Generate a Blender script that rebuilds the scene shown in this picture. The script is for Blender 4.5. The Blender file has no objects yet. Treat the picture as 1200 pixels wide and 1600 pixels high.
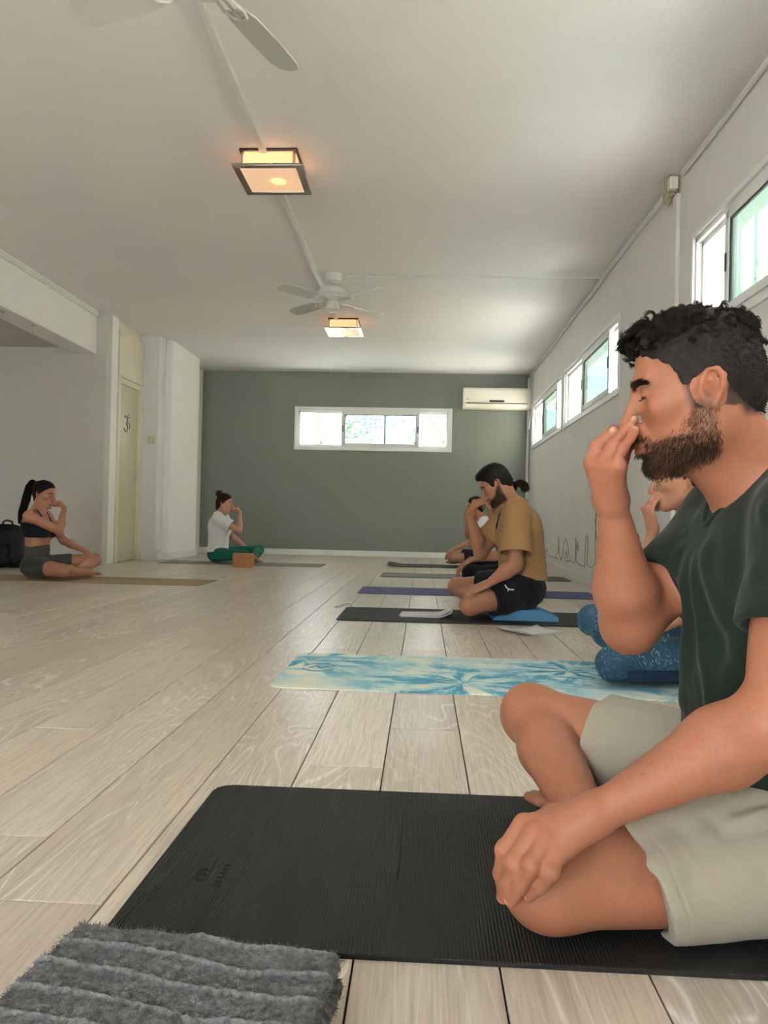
import bpy, bmesh, math, random
import numpy as np
from mathutils import Vector, Matrix

SC = bpy.context.scene
COL = SC.collection
random.seed(7)
RNG = np.random.default_rng(7)

# ---------------------------------------------------------------- camera
CAM = np.array([0.0, 0.0, 0.58])          # phone held low, 58 cm above the floor
F = 1200.0                                # focal length in pixels of the 1200 x 1600 frame
_yaw, _pit, _rol = math.atan(61 / 1200), math.atan(10.5 / 1200), 0.022
_f = np.array([-math.sin(_yaw) * math.cos(_pit), math.cos(_yaw) * math.cos(_pit), math.sin(_pit)])
_r0 = np.array([math.cos(_yaw), math.sin(_yaw), 0.0])
_u0 = np.cross(_r0, _f)
_r = math.cos(_rol) * _r0 + math.sin(_rol) * _u0
_u = -math.sin(_rol) * _r0 + math.cos(_rol) * _u0
cam = bpy.data.cameras.new('camera')
cam.sensor_fit = 'VERTICAL'
cam.sensor_height = 32.0
cam.lens = 32.0 * F / 1600.0
cam.clip_start = 0.02
cam_o = bpy.data.objects.new('camera', cam)
COL.objects.link(cam_o)
_m = Matrix.Identity(4)
for _i in range(3):
    _m[_i][0], _m[_i][1], _m[_i][2], _m[_i][3] = _r[_i], _u[_i], -_f[_i], CAM[_i]
cam_o.matrix_world = _m
SC.camera = cam_o

# ---------------------------------------------------------------- sky, exposure, window light
SC.view_settings.view_transform = 'Standard'
SC.view_settings.look = 'None'
SC.view_settings.gamma = 1.0
SC.view_settings.use_curve_mapping = False
SC.view_settings.exposure = 1.10
SC.cycles.use_denoising = True
SC.cycles.max_bounces = 10
SC.cycles.diffuse_bounces = 6
SC.cycles.transparent_max_bounces = 12
SC.cycles.sample_clamp_indirect = 6.0
w = bpy.data.worlds.new('daylight')
SC.world = w
w.use_nodes = True
_bg = w.node_tree.nodes['Background']
_bg.inputs['Color'].default_value = (.95, .975, 1.0, 1)
_bg.inputs['Strength'].default_value = 8.0
_sun = bpy.data.lights.new('sun', 'SUN')
_sun.energy, _sun.angle, _sun.color = 120.0, .01, (1.0, .97, .94)
_so = bpy.data.objects.new('sun', _sun)
_so.rotation_euler = Vector((-.34, .10, .93)).to_track_quat('Z', 'Y').to_euler()
COL.objects.link(_so)
RX, BY, CZ = 1.585, 11.7, 2.81             # wall by the windows, far wall, ceiling height
REAR, ALX = -2.6, -5.3                    # wall behind the camera, far side of the alcove
LX = -3.53                                # beam and post line across from the windows


def portal(loc, rot, sx, sy):
    l = bpy.data.lights.new('window_portal', 'AREA')
    l.shape = 'RECTANGLE'
    l.size, l.size_y = sx, sy
    l.cycles.is_portal = True
    o = bpy.data.objects.new('window_portal', l)
    o.location, o.rotation_euler = loc, rot
    o['kind'] = 'structure'
    COL.objects.link(o)


WZ0, WZ1 = 1.645, 2.32
WINS = [(2.24, 4.68), (6.37, 8.84), (8.96, 11.40), (-0.5, 1.94)]
for _a, _b in WINS:
    portal((RX + .21, (_a + _b) / 2, (WZ0 + WZ1) / 2), (0, math.pi / 2, 0), WZ1 - WZ0, _b - _a)
portal((-0.795, BY + .21, 1.94), (-math.pi / 2, 0, 0), 2.41, .66)
GD = (-2.75, -0.75, 0.0, 2.3)                # unseen glazed doors added behind the camera, sized and placed for fill daylight
portal(((GD[0] + GD[1]) / 2, REAR - .21, GD[3] / 2), (math.pi / 2, 0, 0), GD[1] - GD[0], GD[3])


# ---------------------------------------------------------------- helpers
def ray(px, py):
    return _f * F + _r * (px - 600.0) + _u * (800.0 - py)


def U(px, py, Y):
    d = ray(px, py)
    return CAM + d * ((Y - CAM[1]) / d[1])


def UX(px, py, X):
    d = ray(px, py)
    return CAM + d * ((X - CAM[0]) / d[0])


def UZ(px, py, z):
    d = ray(px, py)
    return CAM + d * ((z - CAM[2]) / d[2])


def S(r, g, b):
    def c(v):
        v /= 255.0
        return v / 12.92 if v <= .04045 else ((v + .055) / 1.055) ** 2.4
    return (c(r), c(g), c(b), 1.0)


class N:
    """small node-tree writer"""
    def __init__(s, name, rough=.6, col=(.5, .5, .5, 1), spec=.4, metal=0.0):
        s.m = bpy.data.materials.new(name)
        s.m.use_nodes = True
        s.t = s.m.node_tree
        s.b = s.t.nodes['Principled BSDF']
        s.b.inputs['Base Color'].default_value = col
        s.b.inputs['Roughness'].default_value = rough
        s.b.inputs['Specular IOR Level'].default_value = spec
        s.b.inputs['Metallic'].default_value = metal

    def n(s, t, **kw):
        x = s.t.nodes.new(t)
        for k, v in kw.items():
            if k in x.inputs:
                x.inputs[k].default_value = v
            else:
                setattr(x, k, v)
        return x

    def l(s, a, b):
        s.t.links.new(a, b)

    def coord(s, kind='Object', scale=(1, 1, 1), loc=(0, 0, 0)):
        c = s.n('ShaderNodeTexCoord')
        mp = s.n('ShaderNodeMapping')
        mp.inputs['Scale'].default_value = scale
        mp.inputs['Location'].default_value = loc
        s.l(c.outputs[kind], mp.inputs['Vector'])
        return mp.outputs['Vector']

    def noise(s, v, scale, detail=4, rough=.55, dist=0):
        x = s.n('ShaderNodeTexNoise')
        x.inputs['Scale'].default_value = scale
        x.inputs['Detail'].default_value = detail
        x.inputs['Roughness'].default_value = rough
        x.inputs['Distortion'].default_value = dist
        if v is not None:
            s.l(v, x.inputs['Vector'])
        return x.outputs['Fac']

    def ramp(s, fac, stops):
        x = s.n('ShaderNodeValToRGB')
        e = x.color_ramp.elements
        while len(e) < len(stops):
            e.new(.5)
        for i, (p, c) in enumerate(stops):
            e[i].position = p
            e[i].color = c if hasattr(c, '__len__') else (c, c, c, 1)
        s.l(fac, x.inputs['Fac'])
        return x.outputs['Color']

    def mix(s, fac, a, b, mode='MIX'):
        x = s.n('ShaderNodeMix', data_type='RGBA', blend_type=mode)
        for sock, v in ((x.inputs[0], fac), (x.inputs[6], a), (x.inputs[7], b)):
            if hasattr(v, 'is_linked') or hasattr(v, 'links'):
                s.l(v, sock)
            else:
                sock.default_value = v
        return x.outputs[2]

    def math(s, op, a, b=None, clamp=False):
        x = s.n('ShaderNodeMath', operation=op, use_clamp=clamp)
        for i, v in enumerate((a, b)):
            if v is None:
                continue
            if hasattr(v, 'links'):
                s.l(v, x.inputs[i])
            else:
                x.inputs[i].default_value = v
        return x.outputs[0]

    def color(s, sock):
        s.l(sock, s.b.inputs['Base Color'])

    def bump(s, h, strength=.3, dist=.002):
        x = s.n('ShaderNodeBump')
        x.inputs['Strength'].default_value = strength
        x.inputs['Distance'].default_value = dist
        s.l(h, x.inputs['Height'])
        s.l(x.outputs['Normal'], s.b.inputs['Normal'])


def plain(name, col, rough=.6, spec=.4, metal=0.0, bump=None, vary=.06):
    m = N(name, rough, col, spec, metal)
    v = m.coord()
    f = m.noise(v, 3.0, 5)
    m.color(m.mix(f, tuple(c * (1 - vary) for c in col[:3]) + (1,), tuple(min(1, c * (1 + vary)) for c in col[:3]) + (1,)))
    if bump:
        m.bump(m.noise(v, bump[0], 5), bump[1], bump[2])
    return m.m


def glow(name, col, strength):
    m = N(name)
    m.b.inputs['Emission Color'].default_value = col
    m.b.inputs['Emission Strength'].default_value = strength
    m.b.inputs['Base Color'].default_value = col
    return m.m


def tag(o, label=None, cat=None, group=None, kind=None):
    for k, v in (('label', label), ('category', cat), ('group', group), ('kind', kind)):
        if v:
            o[k] = v
    return o


def empty(name, loc, rz=0.0, label=None, cat=None, group=None):
    o = bpy.data.objects.new(name, None)
    o.empty_display_size = .1
    o.location = loc
    o.rotation_euler = (0, 0, rz)
    COL.objects.link(o)
    return tag(o, label, cat, group)


def link(name, me, mat, parent=None, loc=None):
    o = bpy.data.objects.new(name, me)
    if mat is not None and not me.materials:
        me.materials.append(mat)
    COL.objects.link(o)
    if parent is not None:
        o.parent = parent
    if loc is not None:
        o.location = loc
    return o


def npmesh(name, V, quads=None, tris=None, smooth=True):
    me = bpy.data.meshes.new(name)
    V = np.asarray(V, dtype=np.float32)
    loops, starts, n = [], [], 0
    for fa, k in ((quads, 4), (tris, 3)):
        if fa is not None and len(fa):
            fa = np.asarray(fa, dtype=np.int32)
            loops.append(fa.ravel())
            starts.append(n + np.arange(len(fa), dtype=np.int32) * k)
            n += fa.size
    loops, starts = np.concatenate(loops), np.concatenate(starts)
    me.vertices.add(len(V))
    me.vertices.foreach_set('co', V.ravel())
    me.loops.add(len(loops))
    me.loops.foreach_set('vertex_index', loops)
    me.polygons.add(len(starts))
    me.polygons.foreach_set('loop_start', starts)
    me.update(calc_edges=True)
    me.polygons.foreach_set('use_smooth', np.full(len(starts), bool(smooth)))
    return me


class MB:
    """collects simple shapes and links them as one mesh object"""
    def __init__(s):
        s.bm = bmesh.new()

    def box(s, lo, hi, bev=0.0, rot=None, seg=2):
        c = [(a + b) / 2 for a, b in zip(lo, hi)]
        d = [abs(b - a) for a, b in zip(lo, hi)]
        M = Matrix.Translation(c) @ (rot.to_4x4() if rot is not None else Matrix.Identity(4)) @ Matrix.Diagonal((*d, 1))
        r = bmesh.ops.create_cube(s.bm, size=1.0, matrix=M)
        if bev:
            es = list({e for v in r['verts'] for e in v.link_edges})
            bmesh.ops.bevel(s.bm, geom=es, offset=bev, segments=seg, affect='EDGES', profile=.5)
        return s

    def tube(s, pts, r, n=8, r2=None, closed=False):
        pts = [Vector(p) for p in pts]
        m = len(pts)
        rings = []
        prev = None
        for i, p in enumerate(pts):
            if closed:
                t = (pts[(i + 1) % m] - pts[i - 1]).normalized()
            else:
                t = (pts[min(i + 1, m - 1)] - pts[max(i - 1, 0)]).normalized()
            a = prev if prev is not None else (Vector((0, 0, 1)) if abs(t.z) < .9 else Vector((1, 0, 0)))
            a = (a - t * a.dot(t)).normalized()
            prev = a
            b = t.cross(a)
            rr = r if r2 is None else r + (r2 - r) * i / (m - 1)
            if hasattr(r, '__len__'):
                rr = r[i]
            rings.append([s.bm.verts.new(p + (a * math.cos(2 * math.pi * k / n) + b * math.sin(2 * math.pi * k / n)) * rr) for k in range(n)])
        for i in range(m if closed else m - 1):
            A, B = rings[i], rings[(i + 1) % m]
            for k in range(n):
                s.bm.faces.new((A[k], A[(k + 1) % n], B[(k + 1) % n], B[k]))
        if not closed:
            s.bm.faces.new(rings[0][::-1])
            s.bm.faces.new(rings[-1])
        return s

    def lathe(s, prof, c=(0, 0, 0), n=24):
        rings = []
        for r, z in prof:
            rings.append([s.bm.verts.new((c[0] + r * math.cos(2 * math.pi * k / n), c[1] + r * math.sin(2 * math.pi * k / n), c[2] + z)) for k in range(n)])
        for A, B in zip(rings, rings[1:]):
            for k in range(n):
                s.bm.faces.new((A[k], A[(k + 1) % n], B[(k + 1) % n], B[k]))
        s.bm.faces.new(rings[0][::-1])
        s.bm.faces.new(rings[-1])
        return s

    def prism(s, poly, depth, M=None):
        """polygon in its own xy plane, thickness along z, placed by M"""
        M = M or Matrix.Identity(4)
        a = [s.bm.verts.new(M @ Vector((x, y, 0))) for x, y in poly]
        b = [s.bm.verts.new(M @ Vector((x, y, depth))) for x, y in poly]
        s.bm.faces.new(a[::-1])
        s.bm.faces.new(b)
        for i in range(len(a)):
            j = (i + 1) % len(a)
            s.bm.faces.new((a[i], a[j], b[j], b[i]))
        return s

    def build(s, name, mat, parent=None, loc=None, smooth=None, kind=None):
        me = bpy.data.meshes.new(name)
        bmesh.ops.recalc_face_normals(s.bm, faces=s.bm.faces)
        s.bm.to_mesh(me)
        s.bm.free()
        if smooth is not None:
            me.polygons.foreach_set('use_smooth', np.ones(len(me.polygons), dtype=bool))
            me.set_sharp_from_angle(angle=math.radians(smooth))
        o = link(name, me, mat, parent, loc)
        if kind:
            o['kind'] = kind
        return o


def rounded_rect(x0, y0, x1, y1, r, n=8):
    out = []
    for cx, cy, a in ((x1 - r, y1 - r, 0), (x0 + r, y1 - r, 90), (x0 + r, y0 + r, 180), (x1 - r, y0 + r, 270)):
        for k in range(n + 1):
            t = math.radians(a + 90 * k / n)
            out.append((cx + r * math.cos(t), cy + r * math.sin(t)))
    return out

# ---------------------------------------------------------------- materials of the room
def wall_mat(name, col, streak=0.0, rough=.75, bump=.25):
    m = N(name, rough, col, .25)
    v = m.coord()
    big = m.noise(v, .9, 4)
    c = m.mix(big, tuple(x * .93 for x in col[:3]) + (1,), tuple(x * 1.05 for x in col[:3]) + (1,))
    if streak:
        vs = m.coord(scale=(2.2, 2.2, .6))
        st = m.ramp(m.noise(vs, 1.6, 5, .6), [(.40, 0), (.72, 1)])
        c = m.mix(m.math('MULTIPLY', st, streak), c, (.62, .62, .61, 1))
    m.color(c)
    m.bump(m.noise(v, 34, 6, .65), bump, .004)
    return m.m


M_CEIL = wall_mat('ceiling_paint', (.86, .84, .82, 1), bump=.35)
M_WALL = wall_mat('white_wall_paint', (.72, .71, .695, 1))
M_WALLB = wall_mat('lit_white_paint', (.86, .855, .84, 1))  # wall paint lightened: window light on beam, post and pilaster put into the colour
M_WALLA = wall_mat('shaded_alcove_paint', (.57, .55, .515, 1))  # wall paint darkened: the shade of the alcove is put into the colour
M_WALLR = wall_mat('grey_white_wall_paint', (.75, .735, .715, 1), streak=.30)
M_GREEN = wall_mat('sage_green_paint', (.220, .245, .212, 1), rough=.55, bump=.15)
M_TRIM = plain('white_trim', (.74, .74, .72, 1), .45)
M_ALU = plain('white_aluminium', (.80, .80, .80, 1), .35, .5, vary=.02)
M_GASKET = plain('black_gasket', (.012, .014, .016, 1), .5)
M_CREAMD = plain('cream_door_paint', S(196, 192, 164), .3, .5, vary=.03)
M_CREAM = plain('cream_panel', S(222, 214, 196), .6, vary=.04)
M_DARKM = plain('dark_metal', (.05, .045, .04, 1), .35, .5, .7)
M_CHROME = plain('brushed_steel', (.55, .55, .55, 1), .28, .5, 1.0)


def glass(name, tint, haze):
    m = N(name)
    t = m.t
    out = t.nodes['Material Output']
    tr = m.n('ShaderNodeBsdfTransparent', Color=tint)
    gl = m.n('ShaderNodeBsdfGlossy', Roughness=.03)
    df = m.n('ShaderNodeBsdfTranslucent', Color=(.80, .92, .90, 1))
    lw = m.n('ShaderNodeLayerWeight', Blend=.5)
    fr = m.math('ADD', m.math('MULTIPLY', m.math('POWER', lw.outputs['Facing'], 5.0), .6), .03)
    m1 = m.n('ShaderNodeMixShader', Fac=haze)
    m2 = m.n('ShaderNodeMixShader')
    m.l(tr.outputs[0], m1.inputs[1])
    m.l(df.outputs[0], m1.inputs[2])
    m.l(fr, m2.inputs[0])
    m.l(m1.outputs[0], m2.inputs[1])
    m.l(gl.outputs[0], m2.inputs[2])
    m.l(m2.outputs[0], out.inputs['Surface'])
    t.nodes.remove(m.b)
    return m.m


M_GLASS = glass('clear_pane', (.93, .95, .95, 1), .01)
M_GLASST = glass('teal_pane', (.25, .315, .302, 1), .03)


def wood_floor():
    m = N('washed_oak_planks', .38, spec=.45)
    oi = m.n('ShaderNodeObjectInfo')
    c = m.n('ShaderNodeTexCoord')
    off = m.n('ShaderNodeCombineXYZ')
    for i, k in enumerate((37.0, 91.0, 53.0)):
        m.l(m.math('MULTIPLY', oi.outputs['Random'], k), off.inputs[i])
    add = m.n('ShaderNodeVectorMath', operation='ADD')
    m.l(c.outputs['Object'], add.inputs[0])
    m.l(off.outputs[0], add.inputs[1])
    mp = m.n('ShaderNodeMapping')
    mp.inputs['Scale'].default_value = (1, .13, 1)
    m.l(add.outputs[0], mp.inputs['Vector'])
    v = mp.outputs['Vector']
    # cathedral grain: contour lines of a stretched noise field
    field = m.noise(v, 5.5, 2, .5, .6)
    lines = m.math('FRACT', m.math('MULTIPLY', field, 24.0))
    band = m.ramp(lines, [(0.0, .0), (.42, .12), (.56, 1.0), (.68, .12), (1.0, .0)])
    mp2 = m.n('ShaderNodeMapping')
    mp2.inputs['Scale'].default_value = (1, .035, 1)
    m.l(add.outputs[0], mp2.inputs['Vector'])
    fine = m.noise(mp2.outputs['Vector'], 150, 4, .7)
    tone = m.noise(v, 2.2, 3, .5)
    base = m.mix(m.ramp(tone, [(.3, 0), (.7, 1)]), (.56, .485, .41, 1), (.72, .655, .57, 1))
    hue = m.mix(m.ramp(oi.outputs['Random'], [(0, 0), (1, 1)]), (.86, .83, .82, 1), (1.06, 1.03, .99, 1))
    base = m.mix(1.0, base, hue, 'MULTIPLY')
    patch = m.ramp(m.noise(v, 3.1, 2, .5, .3), [(.38, 0), (.58, 1)])
    base = m.mix(m.math('MULTIPLY', patch, .38), base, (.40, .335, .275, 1))
    gf = m.math('MULTIPLY', band, m.math('MULTIPLY', patch, .9))
    base = m.mix(gf, base, (.84, .785, .71, 1))
    base = m.mix(m.math('MULTIPLY', m.ramp(fine, [(.45, 0), (.66, 1)]), .50), base, (.30, .245, .195, 1))
    knot = m.ramp(m.noise(v, 9.0, 1, .4), [(.70, 0), (.80, 1)])
    base = m.mix(m.math('MULTIPLY', knot, .45), base, (.20, .18, .17, 1))
    m.color(base)
    m.l(m.math('ADD', m.math('MULTIPLY', fine, .16), .22), m.b.inputs['Roughness'])
    m.bump(m.math('ADD', fine, m.math('MULTIPLY', band, .5)), .18, .0012)
    return m.m


M_WOOD = wood_floor()
M_JOINT = plain('dark_joint', (.02, .016, .013, 1), .9)


# ---------------------------------------------------------------- floor of separate planks
def make_floor():
    b = MB()
    b.box((ALX - .2, REAR - .2, -.12), (RX + .2, BY + .2, -.007))
    fl = b.build('floor', M_JOINT, kind='structure')
    PW, PL, G = .1915, 1.27, .0014
    known = {-1: 1.795, -2: 2.10, -3: 2.39, -4: 1.342}
    full = None

    def plank_mesh(wd, ln):
        c = .0011
        V = []
        for z, i in ((-.007, 0), (-c, 0), (0, c)):
            V += [(i, i, z), (wd - i, i, z), (wd - i, ln - i, z), (i, ln - i, z)]
        Q = [(8, 9, 10, 11)]
        for a in (0, 4):
            Q += [(a + k, a + (k + 1) % 4, a + 4 + (k + 1) % 4, a + 4 + k) for k in range(4)]
        return npmesh('plank', V, Q, smooth=False)
    rest = MB()
    k0, k1 = math.floor((ALX + .079) / PW), math.ceil((RX + .079) / PW)
    for k in range(k0, k1):
        x0 = -.079 + k * PW
        xa, xb = max(x0, ALX), min(x0 + PW, RX)
        st = known.get(k, 3.4 + ((k * 0.6180339) % 1.0) * PL) % PL
        y = REAR - PL + (st - REAR) % PL
        while y < BY:
            ya, yb = max(y, REAR), min(y + PL, BY)
            y += PL
            if yb - ya < .02 or xb - xa < .01:
                continue
            seen = yb > .66 and xb > -.575 * yb - .1 and xa < .47 * yb + .1
            if xb < LX - .1 and ya > 8.3:
                continue
            if seen:
                wd, ln = xb - xa - 2 * G, yb - ya - 2 * G
                whole = abs(wd - PW + 2 * G) < 1e-4 and abs(ln - PL + 2 * G) < 1e-4
                if whole and full is None:
                    full = plank_mesh(wd, ln)
                link('plank', full if whole else plank_mesh(wd, ln), M_WOOD, fl, (xa + G, ya + G, 0))
            else:
                rest.box((xa + G, ya + G, -.006), (xb - G, yb - G, 0))
    rest.build('plank_remainder', M_WOOD, fl, kind='stuff')


make_floor()

# ---------------------------------------------------------------- shell
MB().box((ALX - .2, REAR - .2, CZ), (RX + .2, BY + .2, CZ + .2)).build('ceiling', M_CEIL, kind='structure')


def holed(name, mat, a0, a1, z0, z1, holes, put):
    """wall along one axis with rectangular openings; put(a0,a1,z0,z1) -> lo, hi"""
    b = MB()
    a = a0
    for h0, h1, hz0, hz1 in sorted(holes):
        b.box(*put(a, h0, z0, z1))
        if hz0 > z0:
            b.box(*put(h0, h1, z0, hz0))
        if hz1 < z1:
            b.box(*put(h0, h1, hz1, z1))
        a = h1
    b.box(*put(a, a1, z0, z1))
    return b.build(name, mat, kind='structure')


wr = holed('wall_right', M_WALLR, REAR, BY, 0, CZ, [(a + .03, b - .03, WZ0 + .03, WZ1 - .03) for a, b in WINS],
           lambda a, b, c, d: ((RX, a, c), (RX + .2, b, d)))
BW = (-2.00, .412, 1.61, 2.275)
holed('wall_back', M_GREEN, ALX, RX + .2, 0, CZ, [(BW[0] + .03, BW[1] - .03, BW[2] + .03, BW[3] - .03)],
      lambda a, b, c, d: ((a, BY, c), (b, BY + .2, d)))
holed('wall_rear', M_WALL, ALX, RX + .2, 0, CZ, [GD], lambda a, b, c, d: ((a, REAR - .2, c), (b, REAR, d)))
MB().box((ALX - .2, REAR, 0), (ALX, 8.45, CZ)).build('wall_left', M_WALL, kind='structure')
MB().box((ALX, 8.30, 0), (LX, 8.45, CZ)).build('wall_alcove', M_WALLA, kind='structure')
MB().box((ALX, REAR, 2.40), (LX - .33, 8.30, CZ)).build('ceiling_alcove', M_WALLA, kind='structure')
BX = -3.64
beam = MB().box((BX - .26, REAR, 2.33), (BX, 8.30, CZ), .008).build('beam', M_WALLB, kind='structure')
MB().box((BX, REAR, CZ - .075), (BX + .02, 8.29, CZ - .028), .004).build('trim_1', M_TRIM, kind='structure')
MB().box((LX - .22, 8.45, 0), (LX, 8.64, CZ), .012).build('post', M_WALLB, kind='structure')
MB().box((-3.80, 8.64, 2.16), (-3.58, 9.42, CZ)).box((-3.80, 8.64, 0), (-3.61, 9.42, 2.16)).build('wall_door', M_CREAM, kind='structure')
MB().box((-3.80, 9.42, 0), (-3.325, 9.66, CZ), .012).build('wall_switch', M_WALL, kind='structure')
MB().box((-3.80, 9.66, 0), (-3.235, 10.83, CZ), .012).build('pilaster', M_WALLB, kind='structure')
MB().box((-3.80, 10.83, 0), (-3.44, BY, CZ)).build('wall_corner', M_WALL, kind='structure')
# baseboards
MB().box((RX - .022, REAR, 0), (RX, BY, .085), .005).build('baseboard_right', M_TRIM, kind='structure')
MB().box((-3.44, BY - .02, 0), (RX - .022, BY, .085), .005).build('baseboard_back', M_TRIM, kind='structure')
MB().box((-3.235, 9.66, 0), (-3.215, 10.85, .085), .004).box((-3.325, 9.64, 0), (-3.215, 9.66, .085), .004).build('baseboard_pilaster', M_TRIM, kind='structure')
MB().box((-3.49, 9.40, 0), (-3.305, 9.42, .085), .004).box((-3.325, 9.40, 0), (-3.305, 9.64, .085), .004).build('baseboard_switch', M_TRIM, kind='structure')

# added glazed doors behind the camera, out of view, letting fill daylight in
gd = MB()
for x in np.linspace(GD[0], GD[1], 3):
    gd.box((x - .04, REAR - .14, 0), (x + .04, REAR - .06, GD[3]), .006)
gd.box((GD[0], REAR - .14, GD[3] - .08), (GD[1], REAR - .06, GD[3])).box((GD[0], REAR - .14, 0), (GD[1], REAR - .06, .08))
gdo = gd.build('fill_door', M_ALU, kind='structure')
for x in np.linspace(GD[0], GD[1], 3)[:-1]:
    MB().box((x + .04, REAR - .105, .08), (x + (GD[1] - GD[0]) / 2 - .04, REAR - .098, GD[3] - .08)).build('pane', M_GLASS, gdo)


# ---------------------------------------------------------------- windows
def window(name, W, z0, z1, P, m1, m2, swap=False):
    """P(u, n, z): u along the wall, n into the room, z up; m1 / m2: centres of the two mullions"""
    def bx(b, u0, u1, n0, n1, a, c, bev=.003):
        p, q = P(u0, n0, a), P(u1, n1, c)
        b.box([min(i, j) for i, j in zip(p, q)], [max(i, j) for i, j in zip(p, q)], bev)
    b = MB()
    e = .032
    for u0, u1, a, c in ((0, e, z0, z1), (W - e, W, z0, z1), (e, W - e, z0, z0 + e), (e, W - e, z1 - e, z1)):
        bx(b, u0, u1, -.03, .014, a, c)
    i = e
    for u0, u1, a, c in ((i, i + .022, z0 + i, z1 - i), (W - i - .022, W - i, z0 + i, z1 - i), (i, W - i, z0 + i, z0 + i + .03), (i, W - i, z1 - i - .03, z1 - i)):
        bx(b, u0, u1, -.080, -.002, a, c)
    fr = b.build(name, M_ALU, kind='structure')
    zi0, zi1 = z0 + .062, z1 - .062
    # centre sash
    s = MB()
    sw = .048
    for u0, u1, a, c in ((m1 - sw / 2, m1 + sw / 2, zi0, zi1), (m2 - sw / 2, m2 + sw / 2, zi0, zi1), (m1, m2, zi0, zi0 + .05), (m1, m2, zi1 - .05, zi1)):
        bx(s, u0, u1, -.022, .006, a, c)
    so = s.build('sash', M_ALU, fr)
    g = MB()
    for u0, u1, a, c in ((m1 + sw / 2, m1 + sw / 2 + .008, zi0 + .05, zi1 - .05), (m2 - sw / 2 - .008, m2 - sw / 2, zi0 + .05, zi1 - .05),
                         (m1, m2, zi1 - .058, zi1 - .05)):
        bx(g, u0, u1, -.018, -.002, a, c, 0)
    g.build('gasket', M_GASKET, so)
    p = MB()
    bx(p, m1 + .02, m2 - .02, -.012, -.008, zi0 + .04, zi1 - .04, 0)
    p.build('pane', M_GLASST, so)
    h = MB()
    bx(h, (m1 + m2) / 2 - .05, (m1 + m2) / 2 + .05, .006, .016, zi0 + .012, zi0 + .028, .004)
    h.build('sash_pull', M_ALU, so)
    # outer sashes in the two side bays
    for u0, u1 in ((i + .022, m1 + .012), (m2 - .012, W - i - .022)):
        s = MB()
        t = .030
        for a0, a1, a, c in ((u0, u0 + t, zi0, zi1), (u1 - t, u1, zi0, zi1), (u0, u1, zi0, zi0 + t), (u0, u1, zi1 - t, zi1)):
            bx(s, a0, a1, -.050, -.032, a, c)
        o = s.build('sash', M_ALU, fr)
        p = MB()
        bx(p, u0 + .02, u1 - .02, -.043, -.039, zi0 + .02, zi1 - .02, 0)
        p.build('pane', M_GLASS, o)
    for um in (m1, m2):
        h = MB()
        bx(h, um - .008, um + .008, .006, .014, (z0 + z1) / 2 - .05, (z0 + z1) / 2 + .05, .003)
        h.build('latch', M_DARKM, fr)
    return fr


for i, (a, b) in enumerate(WINS):
    W = b - a
    f1, f2 = ((.155, .605), (.155, .605), (.155, .605), (.155, .605))[i]
    if i == 0:
        f1, f2 = .30, .785
    window('window_%d' % (i + 1), W, WZ0, WZ1, (lambda u, n, z, a=a: (RX - n, a + u, z)), W * f1, W * f2)
wb = window('window_5', BW[1] - BW[0], BW[2], BW[3], lambda u, n, z: (BW[0] + u, BY - n, z), .31 * 2.412, .785 * 2.412)
MB().box((-.62, BY + .012, 1.72), (-.60, BY + .035, 2.165), .002).build('sash_bar', M_ALU, wb)

# ---------------------------------------------------------------- outside
M_OUT = plain('sunny_cream_render', S(150, 143, 128), .8)
MB().box((5.0, -8, -.3), (5.2, 18, 6.5)).build('wall_outside', M_OUT, kind='structure')
MB().box((-25, REAR - 22, -.5), (5.0, REAR - .2, -.05)).box((RX + .2, REAR - .2, -.5), (5.0, 26, -.05)).box((-12, BY + .2, -.5), (RX + .2, 26, -.05)).build(
    'ground_outside', plain('pale_paving', (.62, .60, .57, 1), .8), kind='structure')
M_BARK = plain('pale_bark', (.07, .055, .045, 1), .9, bump=(30, .5, .01))


def leaf_mat(name, col):
    m = N(name, .5, col)
    m.b.inputs['Subsurface Weight'].default_value = 0.0
    t = m.n('ShaderNodeBsdfTranslucent', Color=tuple(min(1, c * 1.6) for c in col[:3]) + (1,))
    mx = m.n('ShaderNodeMixShader', Fac=.5)
    m.l(m.b.outputs[0], mx.inputs[1])
    m.l(t.outputs[0], mx.inputs[2])
    m.l(mx.outputs[0], m.t.nodes['Material Output'].inputs['Surface'])
    return m.m


M_LEAF = leaf_mat('light_leaves', (.055, .12, .022, 1))


def leaves(centres, rad, n, size, rng):
    V, Q = [], []
    for k in range(n):
        c = centres[rng.integers(len(centres))] + rng.normal(0, rad, 3)
        a = rng.normal(0, 1, 3)
        a /= np.linalg.norm(a)
        b = np.cross(a, rng.normal(0, 1, 3))
        b /= np.linalg.norm(b)
        s = size * rng.uniform(.6, 1.2)
        i = len(V)
        V += [c - a * s, c + b * s * .35 - a * s * .1, c + a * s, c - b * s * .35 - a * s * .1]
        Q.append((i, i + 1, i + 2, i + 3))
    return V, Q


def tree(x, y, lean, crown, label, n):
    t = empty('tree', (x, y, -.05), 0, label, 'tree', 'trees outside the far window')
    b = MB()
    b.tube([(0, 0, 0), (lean * .25, 0, 1.2), (lean * .6, .05, 2.4), (lean * 1.2, .1, 4.0)], .11, 8, .06)
    b.tube([(lean * .45, 0, 1.8), (lean * .45 + .5, .1, 2.5), (lean * .4 + 1.0, .1, 3.4)], .05, 6, .025)
    b.tube([(lean * .4, 0, 1.6), (lean * .4 - .45, .1, 2.3), (lean * .4 - .8, .1, 3.2)], .045, 6, .02)
    b.build('trunk', M_BARK, t, smooth=60)
    V, Q = leaves([np.array(c) for c in crown], .28, n, .050, np.random.default_rng(int(n)))
    o = link('foliage', npmesh('foliage', V, Q, smooth=False), M_LEAF, t)
    o['kind'] = 'stuff'


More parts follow.
